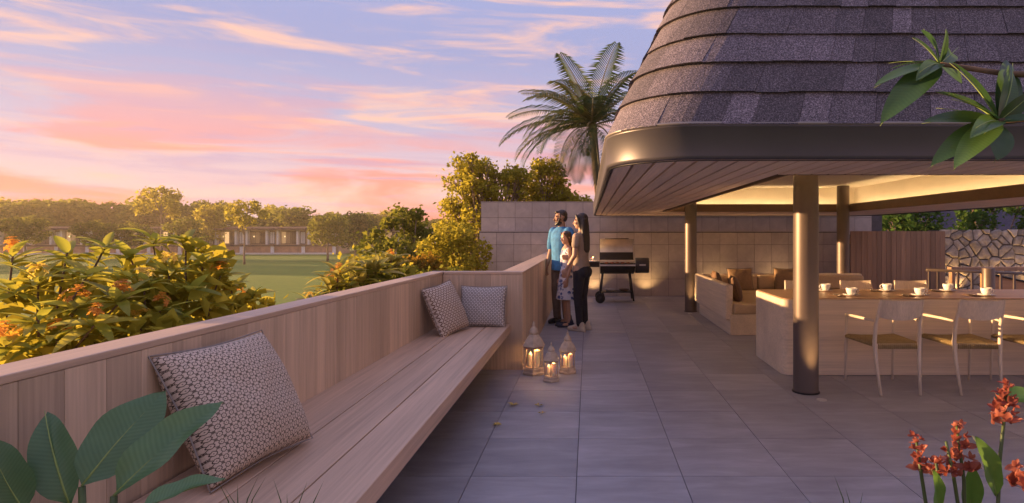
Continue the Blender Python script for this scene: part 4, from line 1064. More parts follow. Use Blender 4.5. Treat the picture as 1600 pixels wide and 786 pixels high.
def flower_mesh(name, mat, seed, n=14, rad=.05, ps=.02):
    q = random.Random(seed); m = MB()
    for i in range(n):
        a, e = q.uniform(0,6.28), q.uniform(-.2,1.4); c = Vector((math.cos(a)*math.cos(e), math.sin(a)*math.cos(e), math.sin(e)))*rad*q.uniform(.5,1.1)
        ax = Vector((c.x,c.y,c.z+.02)).normalized(); u = ax.orthogonal().normalized(); v = ax.cross(u)
        for k in range(5):
            t = k*2*math.pi/5; d = u*math.cos(t)+v*math.sin(t); s = ax.cross(d)
            m.add([c, c+d*ps*.6+s*ps*.32+ax*ps*.25, c+d*ps+ax*ps*.12, c+d*ps*.6-s*ps*.32+ax*ps*.25], [(0,1,2,3)])
    return m.mesh(name, mat)
FL = [flower_mesh('flower_cluster', M_orange, 1), flower_mesh('flower_cluster', M_orange, 2, 18), flower_mesh('flower_cluster', M_yellow, 3, 16)]
# small-leaved bushes and trees: crowns of many leaf faces in uneven clumps
def crown_mesh(name, mat, seed, clumps, per, leaf, spread, flat=.75, twig=None):
    q = random.Random(seed); m = MB(); vs, fs = [], []
    for (cx,cy,cz,cr) in clumps:
        for _ in range(int(per*cr/spread)):
            while True:
                v = Vector((q.uniform(-1,1),q.uniform(-1,1),q.uniform(-1,1)))
                if .05 < v.length < 1: break
            v = v.normalized()*(v.length**.45)*cr*(q.uniform(.75,1.1) if q.random() < .85 else q.uniform(1.0,1.6)); p = Vector((cx+v.x,cy+v.y,cz+v.z*flat))
            d = Vector((q.gauss(0,1),q.gauss(0,1),q.gauss(0,.6)-.15)).normalized(); s = d.orthogonal().normalized(); s.rotate(Matrix.Rotation(q.uniform(0,6.28),3,d))
            l = leaf*q.uniform(.6,1.35); w = l*.32; o = len(vs)
            vs += [p-d*l*.5, p+s*w-d*.05*l, p+d*l*.5+Vector((0,0,-.12*l)), p-s*w-d*.05*l]; fs.append((o,o+1,o+2,o+3))
    m.add(vs, fs); return m.mesh(name, mat)
def limbs(clumps, base_z, top_z, r, seed, lean=0):
    q = random.Random(seed); m = MB(); zz = [base_z+(top_z-base_z)*k/5 for k in range(6)]; pts = [(lean*k/5+q.uniform(-.4,.4)*r*(k>0), q.uniform(-.4,.4)*r*(k>0), z) for k,z in enumerate(zz)]
    m.tube(pts, [r*(1.25-.17*k) for k in range(6)], 9)
    for (cx,cy,cz,cr) in clumps:
        s = Vector(pts[q.choice((3,4,5))]); e_ = Vector((cx,cy,cz)); md = s.lerp(e_,.55)+Vector((0,0,(e_-s).length*.1))
        m.tube([s,md,e_], [r*.42,r*.26,r*.1], 6)
        for _ in range(3):
            t2 = e_+Vector((q.uniform(-1,1),q.uniform(-1,1),q.uniform(-.4,.9)))*cr*.8; m.tube([md.lerp(e_,.6),e_.lerp(t2,.5)+Vector((0,0,.05*cr)),t2], [r*.15,r*.1,r*.04], 5)
    return m
def blobset(seed, n, c, r, cr):
    q = random.Random(seed); o = []
    while len(o) < n:
        v = Vector((q.uniform(-1,1),q.uniform(-1,1),q.uniform(-1,1)))
        if .35 < v.length < 1: o.append((c[0]+v.x*r[0], c[1]+v.y*r[1], c[2]+v.z*r[2], cr*q.uniform(.6,1.3)))
    return o
def clump_set(seed, n, rx, rz, z0, cr, hollow=.35):
    q = random.Random(seed); o = []
    for i in range(n):
        a = i*2.4+q.uniform(-.5,.5); h = (i+.5)/n; rr = rx*math.sqrt(max(.05,1-(2*h-1.0)**2*.75))*q.uniform(hollow,1); o.append((math.cos(a)*rr, math.sin(a)*rr, z0+h*rz, cr*q.uniform(.65,1.25)))
    return o
M_cg = crownmat('golden_foliage', (.27,.26,.03), (.62,.52,.07), .55); M_cd = crownmat('deep_foliage', (.035,.070,.014), (.10,.13,.028), .4)
M_cm = crownmat('mid_foliage', (.12,.15,.022), (.33,.31,.05), .5); M_cr = crownmat('lush_foliage', (.05,.105,.025), (.14,.21,.05), .4); M_co = crownmat('russet_foliage', (.14,.12,.02), (.50,.27,.035), .45)
def rosette_shrub(label, base, tops, seed, leaves=LV, L=(.12,.20), nl=13, flowers=FL, pf=.5, stem_r=.010, group='flowering shrubs behind the parapet', pitch=(-.15,.9)):
    q = random.Random(seed); e = empty('flowering_shrub', base, label, 'shrub', group); B = Vector(base); m = MB()
    hub = B+Vector((0,0,.18)); m.tube([B,hub], [stem_r*1.6,stem_r*1.3], 7)
    for tp in tops:
        tp = Vector(tp); mid = hub.lerp(tp,.5)+Vector((q.uniform(-.08,.08),q.uniform(-.08,.08),-.06))
        m.tube([hub,hub.lerp(mid,.5)+Vector((0,0,-.01)),mid,tp], [stem_r,stem_r*.8,stem_r*.65,stem_r*.45], 6)
        ax = (tp-mid).normalized(); k = nl+q.randint(-2,2); a0 = q.uniform(0,6)
        for i in range(k):
            a = a0+i*2.4; el = q.uniform(*pitch); d = Vector((math.cos(a)*math.cos(el), math.sin(a)*math.cos(el), math.sin(el)))+ax*.15
            leaf_at(q.choice(leaves), e, tp-ax*q.uniform(0,.05), d, q.uniform(*L), q.uniform(-.4,.4))
        if flowers and q.random() < pf: inst('flower_cluster', q.choice(flowers), e, tp+Vector((0,0,.045)), (q.uniform(-.3,.3),q.uniform(-.3,.3),q.uniform(0,6)), q.uniform(.85,1.2))
    m.build('branches', M_bark, e, smooth=True)
    cl = [(tp[0]+q.uniform(-.05,.05)-base[0], tp[1]+q.uniform(.0,.18)-base[1], max(.12, tp[2]-.10-q.uniform(0,.22)-base[2]), q.uniform(.12,.2)) for tp in tops for _ in (0,1)]
    o = bpy.data.objects.new('inner_foliage', crown_mesh('inner_foliage', M_cg if leaves is LV else M_cm, seed, cl, 26, .11, .15)); col.objects.link(o); o.parent = e; tag(o, kind='stuff')
    return e
def PP(px, py, Y): return ((px-919)*Y/900, Y, 1.4-(py-366)*Y/900)
Q = random.Random(21)
rosette_shrub('leafy shrub with orange flowers behind the parapet, at the left edge', (-3.05,2.95,.2),
   [PP(x,y,Y) for x,y,Y in ((20,400,2.9),(60,440,2.8),(105,395,3.0),(140,425,2.85),(165,385,3.1),(60,500,2.6),(120,480,2.7),(25,455,2.75),(90,530,2.6),(150,505,2.6),(190,470,2.75),(10,540,2.5))], 1, pf=.5)
rosette_shrub('leafy shrub with orange flowers behind the parapet above the large pillow', (-2.5,3.35,.2),
   [PP(x,y,Y) for x,y,Y in ((200,395,3.2),(238,372,3.4),(290,372,3.4),(265,420,3.2),(225,445,3.0),(320,405,3.4),(300,450,3.2),(345,430,3.5),(250,485,2.95),(190,430,3.0),(330,475,3.3),(280,500,3.05),(220,510,2.9))], 2, pf=.55)
rosette_shrub('smaller shrub tip with bright orange flowers nearest the lawn view', (-2.2,3.75,.2),
   [PP(x,y,Y) for x,y,Y in ((362,445,3.6),(395,462,3.7),(350,478,3.6),(375,470,3.8),(330,455,3.7))], 3, nl=8, pf=.9)
for k, (px,py,Y,nt_,lab) in enumerate(((500,450,5.0,1,'leftmost of the yellow variegated plants along the parapet top'),(535,425,5.3,2,'yellow variegated plant, second along the parapet'),(572,412,5.6,2,'yellow variegated plant, third along the parapet'),(608,405,6.0,2,'yellow variegated plant, nearest the end wall'))):
    b = PP(px,py,Y); q = random.Random(40+k)
    rosette_shrub(lab, (b[0],b[1],.2), [(b[0]+q.uniform(-.16,.16),b[1]+q.uniform(-.1,.3),b[2]-q.uniform(0,.14)) for _ in range(nt_+2)], 50+k, LV2, (.20,.30), 12, [FL[2],FL[0]], .25, .014, 'variegated plants behind the parapet', (.1,1.15))

def tree(label, base, H, cl, mat, seed, per, leaf, spread, r, group, name='tree', bark=M_bark2, trunk_top=.6):
    e = empty(name, base, label, 'tree' if name != 'bush' else 'bush', group)
    m = limbs(cl, 0, H*trunk_top, r, seed); o = bpy.data.objects.new('trunk', m.mesh('trunk', bark, True)); col.objects.link(o); o.parent = e
    o = bpy.data.objects.new('crown', crown_mesh('crown', mat, seed, cl, per, leaf, spread)); col.objects.link(o); o.parent = e
    return e
# trees just outside the terrace
tree('tall golden green tree rising behind the tile wall, left of the palm', (-2.45,14.8,-3.8), 7.2, blobset(5, 34, (-.60,0,6.45), (.62,.7,.85), .25)+blobset(51, 26, (.33,.1,6.35), (.62,.6,.6), .24)+blobset(52, 26, (-.75,-.2,5.2), (.6,.7,1.1), .28), M_cg, 5, 125, .095, .27, .09, 'trees beside the terrace', trunk_top=.7)
tree('lower golden tree between the tall one and the palm, behind the wall', (-1.05,15.6,-3.8), 6.6, blobset(6, 30, (-.12,0,6.65), (.5,.7,.72), .25)+blobset(61, 30, (.35,0,5.9), (.85,.6,.6), .25)+blobset(62, 14, (-.75,0,5.9), (.5,.6,.6), .25), M_cg, 6, 125, .095, .27, .08, 'trees beside the terrace', trunk_top=.75)
tree('round green tree with yellow bloom right of the far houses', (-6.1,20,-3.8), 6, blobset(7, 46, (0,0,4.3), (1.5,1.4,1.7), .42), M_cm, 7, 200, .16, .42, .1, 'trees beside the terrace')
tree('dark leafy bush filling the gap left of the tile wall', (-2.75,11.9,.2), 1.4, clump_set(8, 26, .66, 1.2, .12, .25), M_cg, 8, 260, .085, .32, .03, 'bushes behind the parapet', 'bush')
tree('russet and yellow bush behind the end wall', (-2.55,8.6,.2), .8, clump_set(9, 14, .62, .62, .12, .26), M_co, 9, 430, .075, .26, .022, 'bushes behind the parapet', 'bush')
tree('green bush low behind the far bench pillows', (-2.05,7.4,.2), .7, clump_set(10, 10, .45, .55, .1, .22), M_cm, 10, 430, .07, .22, .02, 'bushes behind the parapet', 'bush')
tree('green bush behind the variegated plants', (-3.0,8.0,.2), .8, clump_set(12, 12, .5, .72, .1, .26), M_cg, 12, 430, .075, .26, .022, 'bushes behind the parapet', 'bush')
tree('leafy green tree above the timber fence at the pavilion corner', (9.0,16.5,-3.8), 5.5, clump_set(13, 16, 1.1, 2.4, 3.6, .5), M_cr, 13, 420, .13, .5, .09, 'trees behind the stone wall')
tree('leafy green tree above the stone wall at the right edge', (11.9,16.8,-3.8), 5.8, clump_set(14, 18, 1.4, 2.8, 3.6, .55), M_cr, 14, 420, .13, .55, .09, 'trees behind the stone wall')

# palm
palm = empty('palm_tree', (.10,16.2,-3.8), 'tall palm with arching feathery fronds behind the pavilion roof', 'palm')
pc = Vector((.12,16.2,4.45)); m = MB(); m.tube([(.42,16.2,-3.8),(.36,16.2,0),(.30,16.2,2.5),(pc.x,pc.y,pc.z)], [.16,.12,.11,.12], 12); m.build('trunk', M_bark, palm, smooth=True)
def palmmat():
    t = NT('palm_frond'); t.n.remove(t.b); geo = t.node('ShaderNodeNewGeometry')
    cc = t.ramp(t.math('ADD', t.math('MULTIPLY', geo.outputs['Random Per Island'], .4), t.math('MULTIPLY', t.rand(), .6)), [(.1,(.030,.062,.024)),(.5,(.065,.10,.03)),(.9,(.19,.16,.04))])
    d = t.node('ShaderNodeBsdfPrincipled'); t.link(cc, d.inputs['Base Color']); d.inputs['Roughness'].default_value = .38
    tr = t.node('ShaderNodeBsdfTranslucent'); t.link(cc, tr.inputs[0]); mx = t.node('ShaderNodeMixShader'); mx.inputs[0].default_value = .35
    t.link(d.outputs[0], mx.inputs[1]); t.link(tr.outputs[0], mx.inputs[2]); t.link(mx.outputs[0], t.o.inputs[0]); return t.m
M_palm = palmmat(); M_rach = plain('palm_rachis', (.20,.17,.08), .5)
def frond(seed, L, droop, d):
    q = random.Random(seed); m = MB(); st = MB(); d = Vector(d).normalized(); h = Vector((d.x,d.y,0)).normalized() if math.hypot(d.x,d.y) > .02 else Vector((1,0,0)); pts = []; p = Vector((0,0,0)); el = math.asin(d.z); n = 16
    for k in range(n+1):
        pts.append(p.copy()); p += (h*math.cos(el)+Vector((0,0,1))*math.sin(el))*L/n; el -= droop/n*(.5+k/n)
    st.tube(pts, [.026*(1-.9*k/n)+.003 for k in range(n+1)], 5); vs, fs = [], []
    for i in range(40):
        t = .08+.91*i/39; x = t*n; a = pts[int(x)]; b = pts[min(n,int(x)+1)]; p = a.lerp(b,x-int(x)); tg = (b-a).normalized() if (b-a).length > 1e-6 else h
        sd_ = tg.cross(Vector((0,0,1))).normalized(); upv = sd_.cross(tg); ll = L*.28*math.sin(math.pi*min(.97,.12+t*.86))**.6*q.uniform(.88,1.08)
        for s in (-1,1):
            dv = (sd_*s*.80+tg*.55+upv*.22).normalized(); e1 = p+dv*ll*.55; e2 = e1+(dv+Vector((0,0,-.75))).normalized()*ll*.5; w = tg*.021+upv*.004
            o = len(vs); vs += [p-w*.5,p+w*.5,e1-w,e1+w,e2]; fs += [(o,o+1,o+3,o+2),(o+2,o+3,o+4)]
    m.add(vs, fs); return m, st
fr = [(-.95,-.1,.22,2.75,1.2),(-.88,.2,.50,2.6,1.0),(-.30,-.35,1.0,2.2,.65),(.18,-.3,1.0,2.35,.6),(.62,.1,.75,2.3,1.0),(.9,.2,.35,2.3,1.2),(-.55,-.6,.45,2.0,1.8),(-.75,-.35,-.08,2.5,1.2),(-.45,-.7,-.1,2.2,1.5),(-.12,-.8,.1,1.9,2.2),(.1,.8,.6,2.2,1.3),
      (-.5,.7,.4,2.3,1.3),(.5,-.6,.4,1.9,1.7),(-.62,.35,.85,2.3,.9),(.4,.6,.9,2.3,.8),(-.85,-.45,.3,2.3,1.6),(-.2,-.6,-.4,2.2,1.0),(.3,-.7,-.1,2.0,1.5),(-.7,-.5,.7,2.3,1.3),(-.35,-.5,.75,2.1,1.2),(.0,-.7,.6,2.0,1.6),(.35,-.4,.8,2.2,1.1),(-.6,-.55,.1,2.3,1.6),(-.35,-.65,-.35,2.2,1.0),(-.8,.0,.05,2.5,1.3),(.1,-.5,-.5,2.1,.9),(-.75,.25,.75,2.5,.8)]
for k, (x,y,z,Ln,dr) in enumerate(fr):
    m, st = frond(k, Ln, dr, (x,y,z))
    o = bpy.data.objects.new('frond', m.mesh('frond', M_palm)); col.objects.link(o); o.parent = palm; g = ORG[palm.name]; o.location = pc-Vector(g)
    r = bpy.data.objects.new('rachis', st.mesh('rachis', M_rach, True)); col.objects.link(r); r.parent = o

# ------------------------------------------------------------------ foreground plants
def plant_leaf(parent, me, base, tip, roll, up=(.1,-.8,.6), name='leaf', rib=None):
    b, t = Vector(base), Vector(tip); leaf_at(me, parent, b, t-b, (t-b).length, roll, name, up, rib)
fr1 = empty('frangipani', (2.5,1.62,.36), 'foreground branch tips with long dark green leaves at the upper right', 'plant')
LF = [leaf_mesh('leaf', M_lf3, .15, .35, .22, 10, seed=11), leaf_mesh('leaf', M_lf3, .18, .5, .15, 10, seed=12), leaf_mesh('leaf', M_lf3, .135, .7, .28, 10, seed=13)]
LFb = leaf_mesh('leaf', M_lf3, .24, .25, .10, 10, seed=14); RB = rib_mesh('midrib', M_mid, .4, .012)
m = MB(); c1_, c2_ = Vector(PP(1468,100,2.2)), Vector(PP(1560,190,2.0))
m.tube([(2.5,1.62,.36),(2.45,1.66,1.1),(2.3,1.75,1.6),(2.0,1.9,1.85)], [.045,.04,.032,.026], 9); m.tube([(2.0,1.9,1.85),(1.7,1.95,1.82),tuple(c2_)], [.022,.016,.012], 8)
m.tube([(2.0,1.9,1.85),(1.75,2.05,1.96),(1.55,2.15,2.0),tuple(c1_)], [.02,.015,.011,.008], 8); m.build('branches', M_bark, fr1, smooth=True)
for (tx,ty,Y,k,roll) in ((1366,114,2.15,0,.5),(1379,170,2.05,0,.3),(1392,84,2.3,2,.4),(1437,50,2.25,0,.7),(1462,38,2.3,1,.9),(1488,45,2.15,0,.5),(1515,60,2.3,2,.3),(1448,92,2.02,2,.2),(1520,125,2.3,0,.5)):
    plant_leaf(fr1, LF[k], c1_, PP(tx,ty,Y), roll, rib=RB)
for (tx,ty,Y,k,roll) in ((1452,171,1.95,0,.2),(1459,238,1.9,0,.3),(1495,241,1.85,0,.4),(1508,84,2.05,0,.8),(1542,175,1.8,2,.2),(1610,90,2.05,1,.6),(1625,140,1.95,1,.5),(1478,122,2.1,1,.7),(1600,75,2.15,0,.3),(1630,175,1.9,0,.2),(1470,152,2.1,2,.4)):
    plant_leaf(fr1, LF[k], c2_, PP(tx,ty,Y), roll, rib=RB)
plant_leaf(fr1, LFb, Vector(PP(1563,195,2.0)), PP(1566,243,1.88), 0, (0,-1,.35), rib=RB); plant_leaf(fr1, LFb, Vector(PP(1558,186,2.0)), PP(1502,138,1.92), .5, (0,-1,.6), rib=RB)
# banana-like plant lower left
BL = [leaf_mesh('leaf', M_lf4, .27, .5, .15, 14, wave=.10, seed=21, sharp=.9), leaf_mesh('leaf', M_lf4, .19, .45, .5, 14, wave=.14, seed=22, sharp=.9), leaf_mesh('leaf', M_lf4, .20, .6, .30, 14, wave=.10, seed=23, sharp=.9)]
RBb = rib_mesh('midrib', M_mid, .5, .014)
BL += [leaf_mesh('leaf', M_lf5, .20, .4, .3, 12, wave=.08, seed=31, sharp=.9)]
ban = empty('broad_leaf_plant', (-1.18,1.42,.36), 'broad glossy green leaves rising in the lower left foreground', 'plant'); m = MB()
for (bx,by,tx,ty,Y0,Y1,k,roll,up) in ((128,760,247,600,1.50,1.62,0,.15,(.1,-1,.5)),(178,775,330,612,1.45,1.58,1,-.1,(.3,-.7,.8)),(110,790,50,640,1.5,1.5,2,.1,(.2,-1,.5)),(215,800,345,727,1.4,1.5,1,-.3,(.2,-.5,1)),(40,800,-40,690,1.45,1.4,0,.1,(.1,-1,.5))):
    b_, t_ = PP(bx,by,Y0), PP(tx,ty,Y1); plant_leaf(ban, BL[k], b_, t_, roll, up, rib=RBb); m.tube([(-1.18,1.42,.34),(b_[0]*.5-.59,1.43,.5),b_], [.014,.011,.008], 6)
m.build('stems', M_stem, ban, smooth=True)
# canna flowers lower right
def blossom(seed, s):
    q = random.Random(seed); m = MB()
    for k in range(5):
        a = k*1.257+q.uniform(-.35,.35); el = q.uniform(.2,1.0); L = s*q.uniform(.8,1.25); d = Vector((math.cos(a)*math.cos(el),math.sin(a)*math.cos(el),math.sin(el))); sd_ = Vector((-math.sin(a),math.cos(a),0)); up_ = d.cross(sd_); vs = []
        for i in range(5):
            t = i/4; w = L*.26*math.sin(math.pi*(.12+t*.84)); p = d*L*t+up_*(-.35*L*t*t)*-1*q.uniform(.5,1.2)+Vector((0,0,-.28*L*t*t))
            vs += [p-sd_*w+up_*w*.5,p,p+sd_*w+up_*w*.5]
        m.add(vs, [(3*i+j,3*i+3+j,3*i+4+j,3*i+1+j) for i in range(4) for j in range(2)])
    return m.mesh('blossom', M_coral, True)
BLS = [blossom(k, 1.0) for k in range(5)]
def canna(label, foot, pts, heads, seed, leaves=()):
    q = random.Random(seed); e = empty('canna_plant', foot, label, 'flower', 'coral canna flowers in the foreground'); m = MB()
    for st_ in pts: m.tube([foot]+[PP(*p) for p in st_], [.008]+[.0055]*(len(st_)-1)+[.004], 7)
    m.build('stem', M_stem, e, smooth=True)
    for (ax_,ay,bx_,by_,Y,n,s) in heads:
        for i in range(n):
            t = (i+.5)/n; px, py = ax_+(bx_-ax_)*t, ay+(by_-ay)*t; c_ = Vector(PP(px,py,Y)); a = i*2.4; rr = .022*(1.15-t*.8)*s; c_ += Vector((math.cos(a)*rr, math.sin(a)*rr, 0))
            inst('blossom', q.choice(BLS), e, c_, (q.uniform(-.5,.5)+math.sin(a)*-.7, math.cos(a)*.7+q.uniform(-.4,.4), a+q.uniform(-.6,.6)), .030*s*(1.15-.5*t)*q.uniform(.75,1.25))
    for (b_,t_,Y,w,up) in leaves: plant_leaf(e, BL[w], PP(*b_,Y), PP(*t_,Y-.05), .1, up, rib=RBb)
canna('coral canna with two short spikes, leftmost of the foreground flowers', PP(1462,980,1.62), [((1458,860,1.7),(1440,745,1.75),(1432,690,1.75)),((1458,860,1.7),(1470,770,1.7),(1462,720,1.7))], [(1448,742,1430,680,1.75,15,1.0),(1478,748,1462,715,1.7,6,.9)], 1, [((1462,800),(1474,742),1.68,3,(.3,-1,.3))])
canna('coral canna spike in the middle of the foreground flowers', PP(1510,980,1.62), [((1508,860,1.7),(1506,750,1.75),(1494,660,1.75)),((1508,860,1.7),(1490,745,1.72),(1478,690,1.72))], [(1506,738,1494,660,1.75,19,1.05),(1490,748,1480,700,1.72,7,.85)], 2, [((1514,800),(1526,735),1.85,3,(-.3,-1,.3))])
canna('tall coral canna spike with one upright green leaf at the right', PP(1562,980,1.62), [((1558,830,1.7),(1562,720,1.75),(1574,610,1.75))], [(1566,664,1575,600,1.75,20,1.0)], 3, [((1556,775),(1546,688),1.72,3,(.2,-1,.3))])
canna('coral canna bloom cut by the lower right edge with broad leaf above it', PP(1625,980,1.62), [((1620,840,1.7),(1608,760,1.7)),((1625,840,1.7),(1650,700,1.6))], [(1600,770,1592,728,1.62,7,1.25)], 4, [((1650,632),(1566,606),1.95,3,(0,-.6,1))])
# thin grass blades at the planter edge
Mg = leafmat('grass_blade', (.05,.10,.03), (.1,.15,.05), .3)
m = MB(); q = random.Random(8)
for (cx,n) in ((375,5),(470,4),(1335,3)):
    for i in range(n):
        b_ = Vector(PP(cx+q.uniform(-25,25),800,1.7)); b_.z = .36; t_ = Vector(PP(cx+q.uniform(-45,45),745+q.uniform(-6,25),1.72)); md = b_.lerp(t_,.6)+Vector((0,0,.06)); w = Vector((.0022,0,0)); m.add([b_-w,b_+w,md+w*.8,md-w*.8,t_],[(0,1,2,3),(3,2,4)])
tag(m.build('grass', Mg), 'thin green grass blades along the planter edge', 'grass', kind='stuff')

# ------------------------------------------------------------------ distant houses
M_hroof = plain('house_roof', (.12,.075,.055), .8); M_hwall = plain('house_wall', (.40,.28,.20), .8); M_hwhite = plain('house_white', (.70,.66,.62), .7); M_hbrick = plain('house_brick', (.40,.22,.13), .85, 0, .3, .8)
t_ = NT('lit_window'); t_.set(Base_Color=(.3,.2,.12,1), Emission_Color=(1,.58,.25,1), Emission_Strength=t_.math('MULTIPLY', t_.math('POWER', t_.rand(), 2.0), .4)); M_hwin = t_.m; M_hlamp = emis('house_lamp', (1,.75,.35), .5); M_hglass = plain('house_glass', (.16,.11,.08), .15)
def make_house(w):
    e = empty('house', (0,0,0)); 
    w2 = w/2
    MB().box(-w2+.02,w2-.02,.9,9,0,6.25).build('wall', M_hwall, e)
    rf = MB().box(-w2-.02,w2+.02,-.9,9.6,6.25,6.75).build('roof', M_hroof, e); MB().box(-w2+.6,w2-.6,3,8.5,6.76,7.2).build('roof_parapet', M_hwall, rf)
    MB().box(-w2,w2,-.6,.89,2.05,2.5).build('balcony_slab', M_hroof, e)
    for x in (-w2+.35,w2-2.3):
        MB().box(x,x+.5,-.2,.88,2.51,6.24).build('fin', M_hwhite, e)
    for x0,x1,mt in ((-w2+1.1,-.3,M_hwin),(-.15,w2-2.5,M_hglass),(w2-1.7,w2-.4,M_hwhite)):
        o = MB().box(x0,x1,.82,.895,2.7,5.9).build('window', M_dark, e)
        MB().box(x0+.1,(x0+x1)/2-.04,.78,.819,2.8,5.8).build('pane', mt, o); MB().box((x0+x1)/2+.04,x1-.1,.78,.819,2.8,5.8).build('pane', mt, o)
    MB().ell((-w2+2.2,.4,4.6), (.16,.16,.2), n=10, m=6).build('lamp', M_hlamp, e)
    MB().box(-w2+.02,w2-.9,-.5,-.3,.35,2.04).build('garden_wall', M_hbrick, e); MB().box(w2-.88,w2-.02,-.45,-.3,.35,2.04).build('gate', M_hwhite, e)
    MB().box(-w2,w2,-1.4,-.51,.0,.42).build('kerb_step', M_hwhite, e)
    return e
HW = 7.7; h0 = make_house(HW); first = True
hl = [('x',k) for k in range(13)]
for k in range(12):
    px = -28+48.2*k; D = 146+.35*k; o = h0 if first else copy_tree(h0); first = False
    o.location = ((px-919)*D/900, D, -3.8); o.rotation_euler = (0,0,R(2))
    if k < 7: lab = 'low flat roofed terrace house behind the shrub, %s from the left picture edge' % ('first','second','third','fourth','fifth','sixth','seventh')[k]
    else: lab = 'flat roofed terrace house across the lawn, %s from the left of those in clear view' % ('first','second','third','fourth','fifth')[k-7]
    tag(o, lab, 'house', 'terrace houses across the lawn')
for k, px in enumerate((613,664)):
    D = 158; o = copy_tree(h0); o.location = ((px-919)*D/900, D, -3.9); o.rotation_euler = (0,0,R(-3))
    tag(o, ('flat roofed house with one glowing window, right of the two round trees','flat roofed house behind the round green tree')[k], 'house', 'terrace houses across the lawn')
# neighbour's roof beyond the stone wall
nb = empty('neighbour_house', (15.5,27,-3.8), "neighbouring house with dark blue shingled hip roof beyond the stone wall", 'house')
MB().box(12.5,21,25,33,-3.8,.6).build('wall', M_hwall, nb)
m = MB(); m.add([(11.8,24.3,.6),(21.7,24.3,.6),(21.7,33.7,.6),(11.8,33.7,.6),(15.2,29,5.2),(18.3,29,5.2)], [(0,1,5,4),(1,2,5),(2,3,4,5),(3,0,4),(0,3,2,1)])
nt2 = NT('blue_roof_tile'); br_ = nt2.node('ShaderNodeTexBrick'); br_.inputs['Scale'].default_value = 3.2; nt2.link(nt2.coord('Object', (1,1.6,1.6)), br_.inputs[0]); br_.inputs['Color1'].default_value = (.045,.04,.075,1); br_.inputs['Color2'].default_value = (.07,.06,.10,1); br_.inputs['Mortar'].default_value = (.02,.018,.03,1)
nt2.color(br_.outputs[0]); nt2.set(Roughness=.8); m.build('roof', nt2.m, nb)

# ------------------------------------------------------------------ distant trees
VAR = []
def far_variant(seed, mat, n, rx, rzz, z0, cr, per=150, leaf=.75, H=10, r=.26):
    cl = clump_set(seed, n, rx, rzz, z0, cr); VAR.append((limbs(cl,0,z0+rzz*.35,r,seed).mesh('trunk',M_bark2,True), crown_mesh('crown',mat,seed,cl,per,leaf,cr), z0+rzz+cr*.6)); return len(VAR)-1
v0 = far_variant(31,M_cm,22,4.2,6.0,3.2,1.9,190); v1 = far_variant(32,M_cm,24,4.4,6.2,2.6,2.0,190); v2 = far_variant(33,M_cg,26,3.8,5.8,3.2,1.4,170,.6)
v3 = far_variant(34,M_cg,16,4.2,4.4,8.2,1.25,150,.55,13,.22); v4 = far_variant(35,M_cm,18,3.6,5.0,4.2,1.35,200,.5,10,.2); v5 = far_variant(36,M_cd,22,3.4,5.4,3.4,1.4,200,.5,10,.2)
v6 = far_variant(37,M_cg,26,4.0,6.4,3.0,1.5,180,.6)
def far_tree(v, px, top, D, label, group, wide=1.0, rot=0):
    z = land((px-919)*D/900, D); H = (366-top)*D/900+1.4-z; s = H/VAR[v][2]
    e = empty('tree', ((px-919)*D/900, D, z), label, 'tree', group, rot)
    for nm, me in (('trunk',VAR[v][0]),('crown',VAR[v][1])):
        o = bpy.data.objects.new(nm, me); col.objects.link(o); o.parent = e; o.scale = (s*wide,s*wide,s)
q = random.Random(77)
for k in range(26):
    px = -60+k*32+q.uniform(-10,10)
    far_tree(q.choice((v0,v1,v2,v6)), px, (325 if px < 330 else 336)+q.uniform(-16,8), 163+q.uniform(0,22), 'tree in the dense hazy row behind the terrace houses', 'hazy tree row behind the houses', q.uniform(1.0,1.35), q.uniform(0,6))
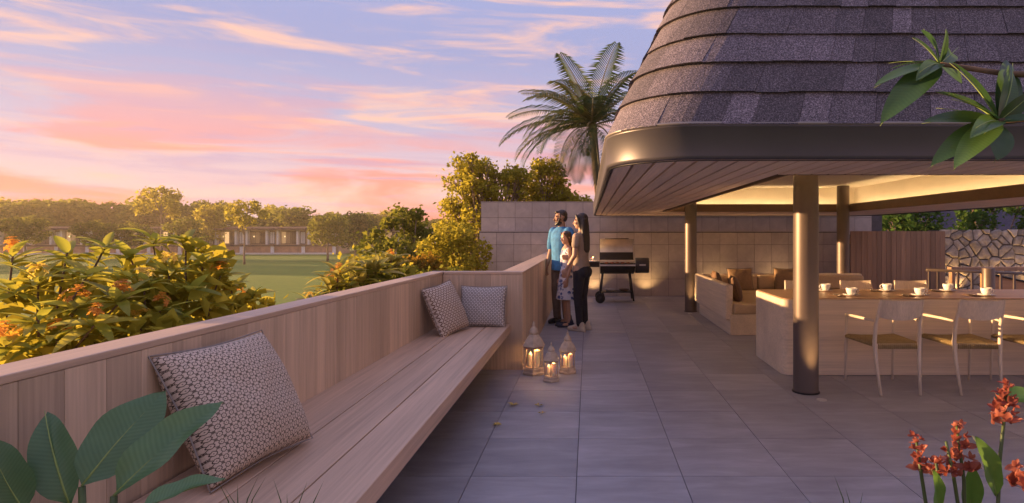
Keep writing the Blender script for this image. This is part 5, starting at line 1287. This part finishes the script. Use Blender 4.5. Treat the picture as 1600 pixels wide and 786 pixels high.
for k in range(9):
    px = -40+k*78+q.uniform(-20,20)
    far_tree(q.choice((v0,v1,v2)), px, 338+q.uniform(-4,8), 215+q.uniform(0,30), 'tree in the dense hazy row behind the terrace houses', 'hazy tree row behind the houses', 1.4, q.uniform(0,6))
G3 = 'trees standing on the lawn'
far_tree(v3, 252, 291, 140, 'tall spreading golden tree above the treeline at the left', G3, 1.05, 1); far_tree(v3, 382, 311, 93, 'slender golden tree on the lawn in front of the houses', G3, .82, 2.2)
far_tree(v4, 512, 335, 112, 'round olive tree on the lawn left of centre, before the houses', G3, 1.1, .6); far_tree(v5, 556, 331, 122, 'round dark tree on the lawn, right of the olive one', G3, 1.05, 3)
far_tree(v2, 330, 318, 150, 'light crowned tree rising between the two golden trees', G3, .9, 4); far_tree(v4, 150, 345, 118, 'hazy golden tree above the shrub at the left', G3, 1.25, 2); far_tree(v4, 205, 348, 122, 'hazy golden tree right of the one above the shrub', G3, 1.2, 5)
far_tree(v4, 292, 340, 128, 'olive tree on the lawn hiding the houses between the two golden trees', G3, 1.1, 2.5); far_tree(v4, 40, 338, 124, 'olive tree on the lawn nearest the left picture edge', G3, 1.2, 1.5)
far_tree(v5, 612, 340, 172, 'dark green tree behind the house with one glowing window', G3, 1.0, 1.2)

for k, (x,y,s) in enumerate(((-118,84,1.0),(-126,96,1.15),(-119,107,.95),(-132,117,1.2),(-150,101,1.1))):
    far_tree((v0,v2,v4,v0,v2)[k], 919+x*900/y, 366-(6.2*s+1.0)*900/y, y, 'lawn tree beyond the left edge whose long shadow falls across the grass', G3, 1.1, k)

# ------------------------------------------------------------------ haze
hz = bpy.data.materials.new('haze_air'); hz.use_nodes = True; t = hz.node_tree; t.nodes.clear()
ho = t.nodes.new('ShaderNodeOutputMaterial'); hv = t.nodes.new('ShaderNodeVolumePrincipled'); hv.inputs['Color'].default_value = (1.0,.82,.56,1); hv.inputs['Density'].default_value = .00065; hv.inputs['Anisotropy'].default_value = .3
t.links.new(hv.outputs[0], ho.inputs['Volume'])
tag(MB().box(-330,330,-60,300,-5.6,20).build('haze', hz), 'thin golden evening haze over the lawn and far trees', 'haze', kind='stuff')
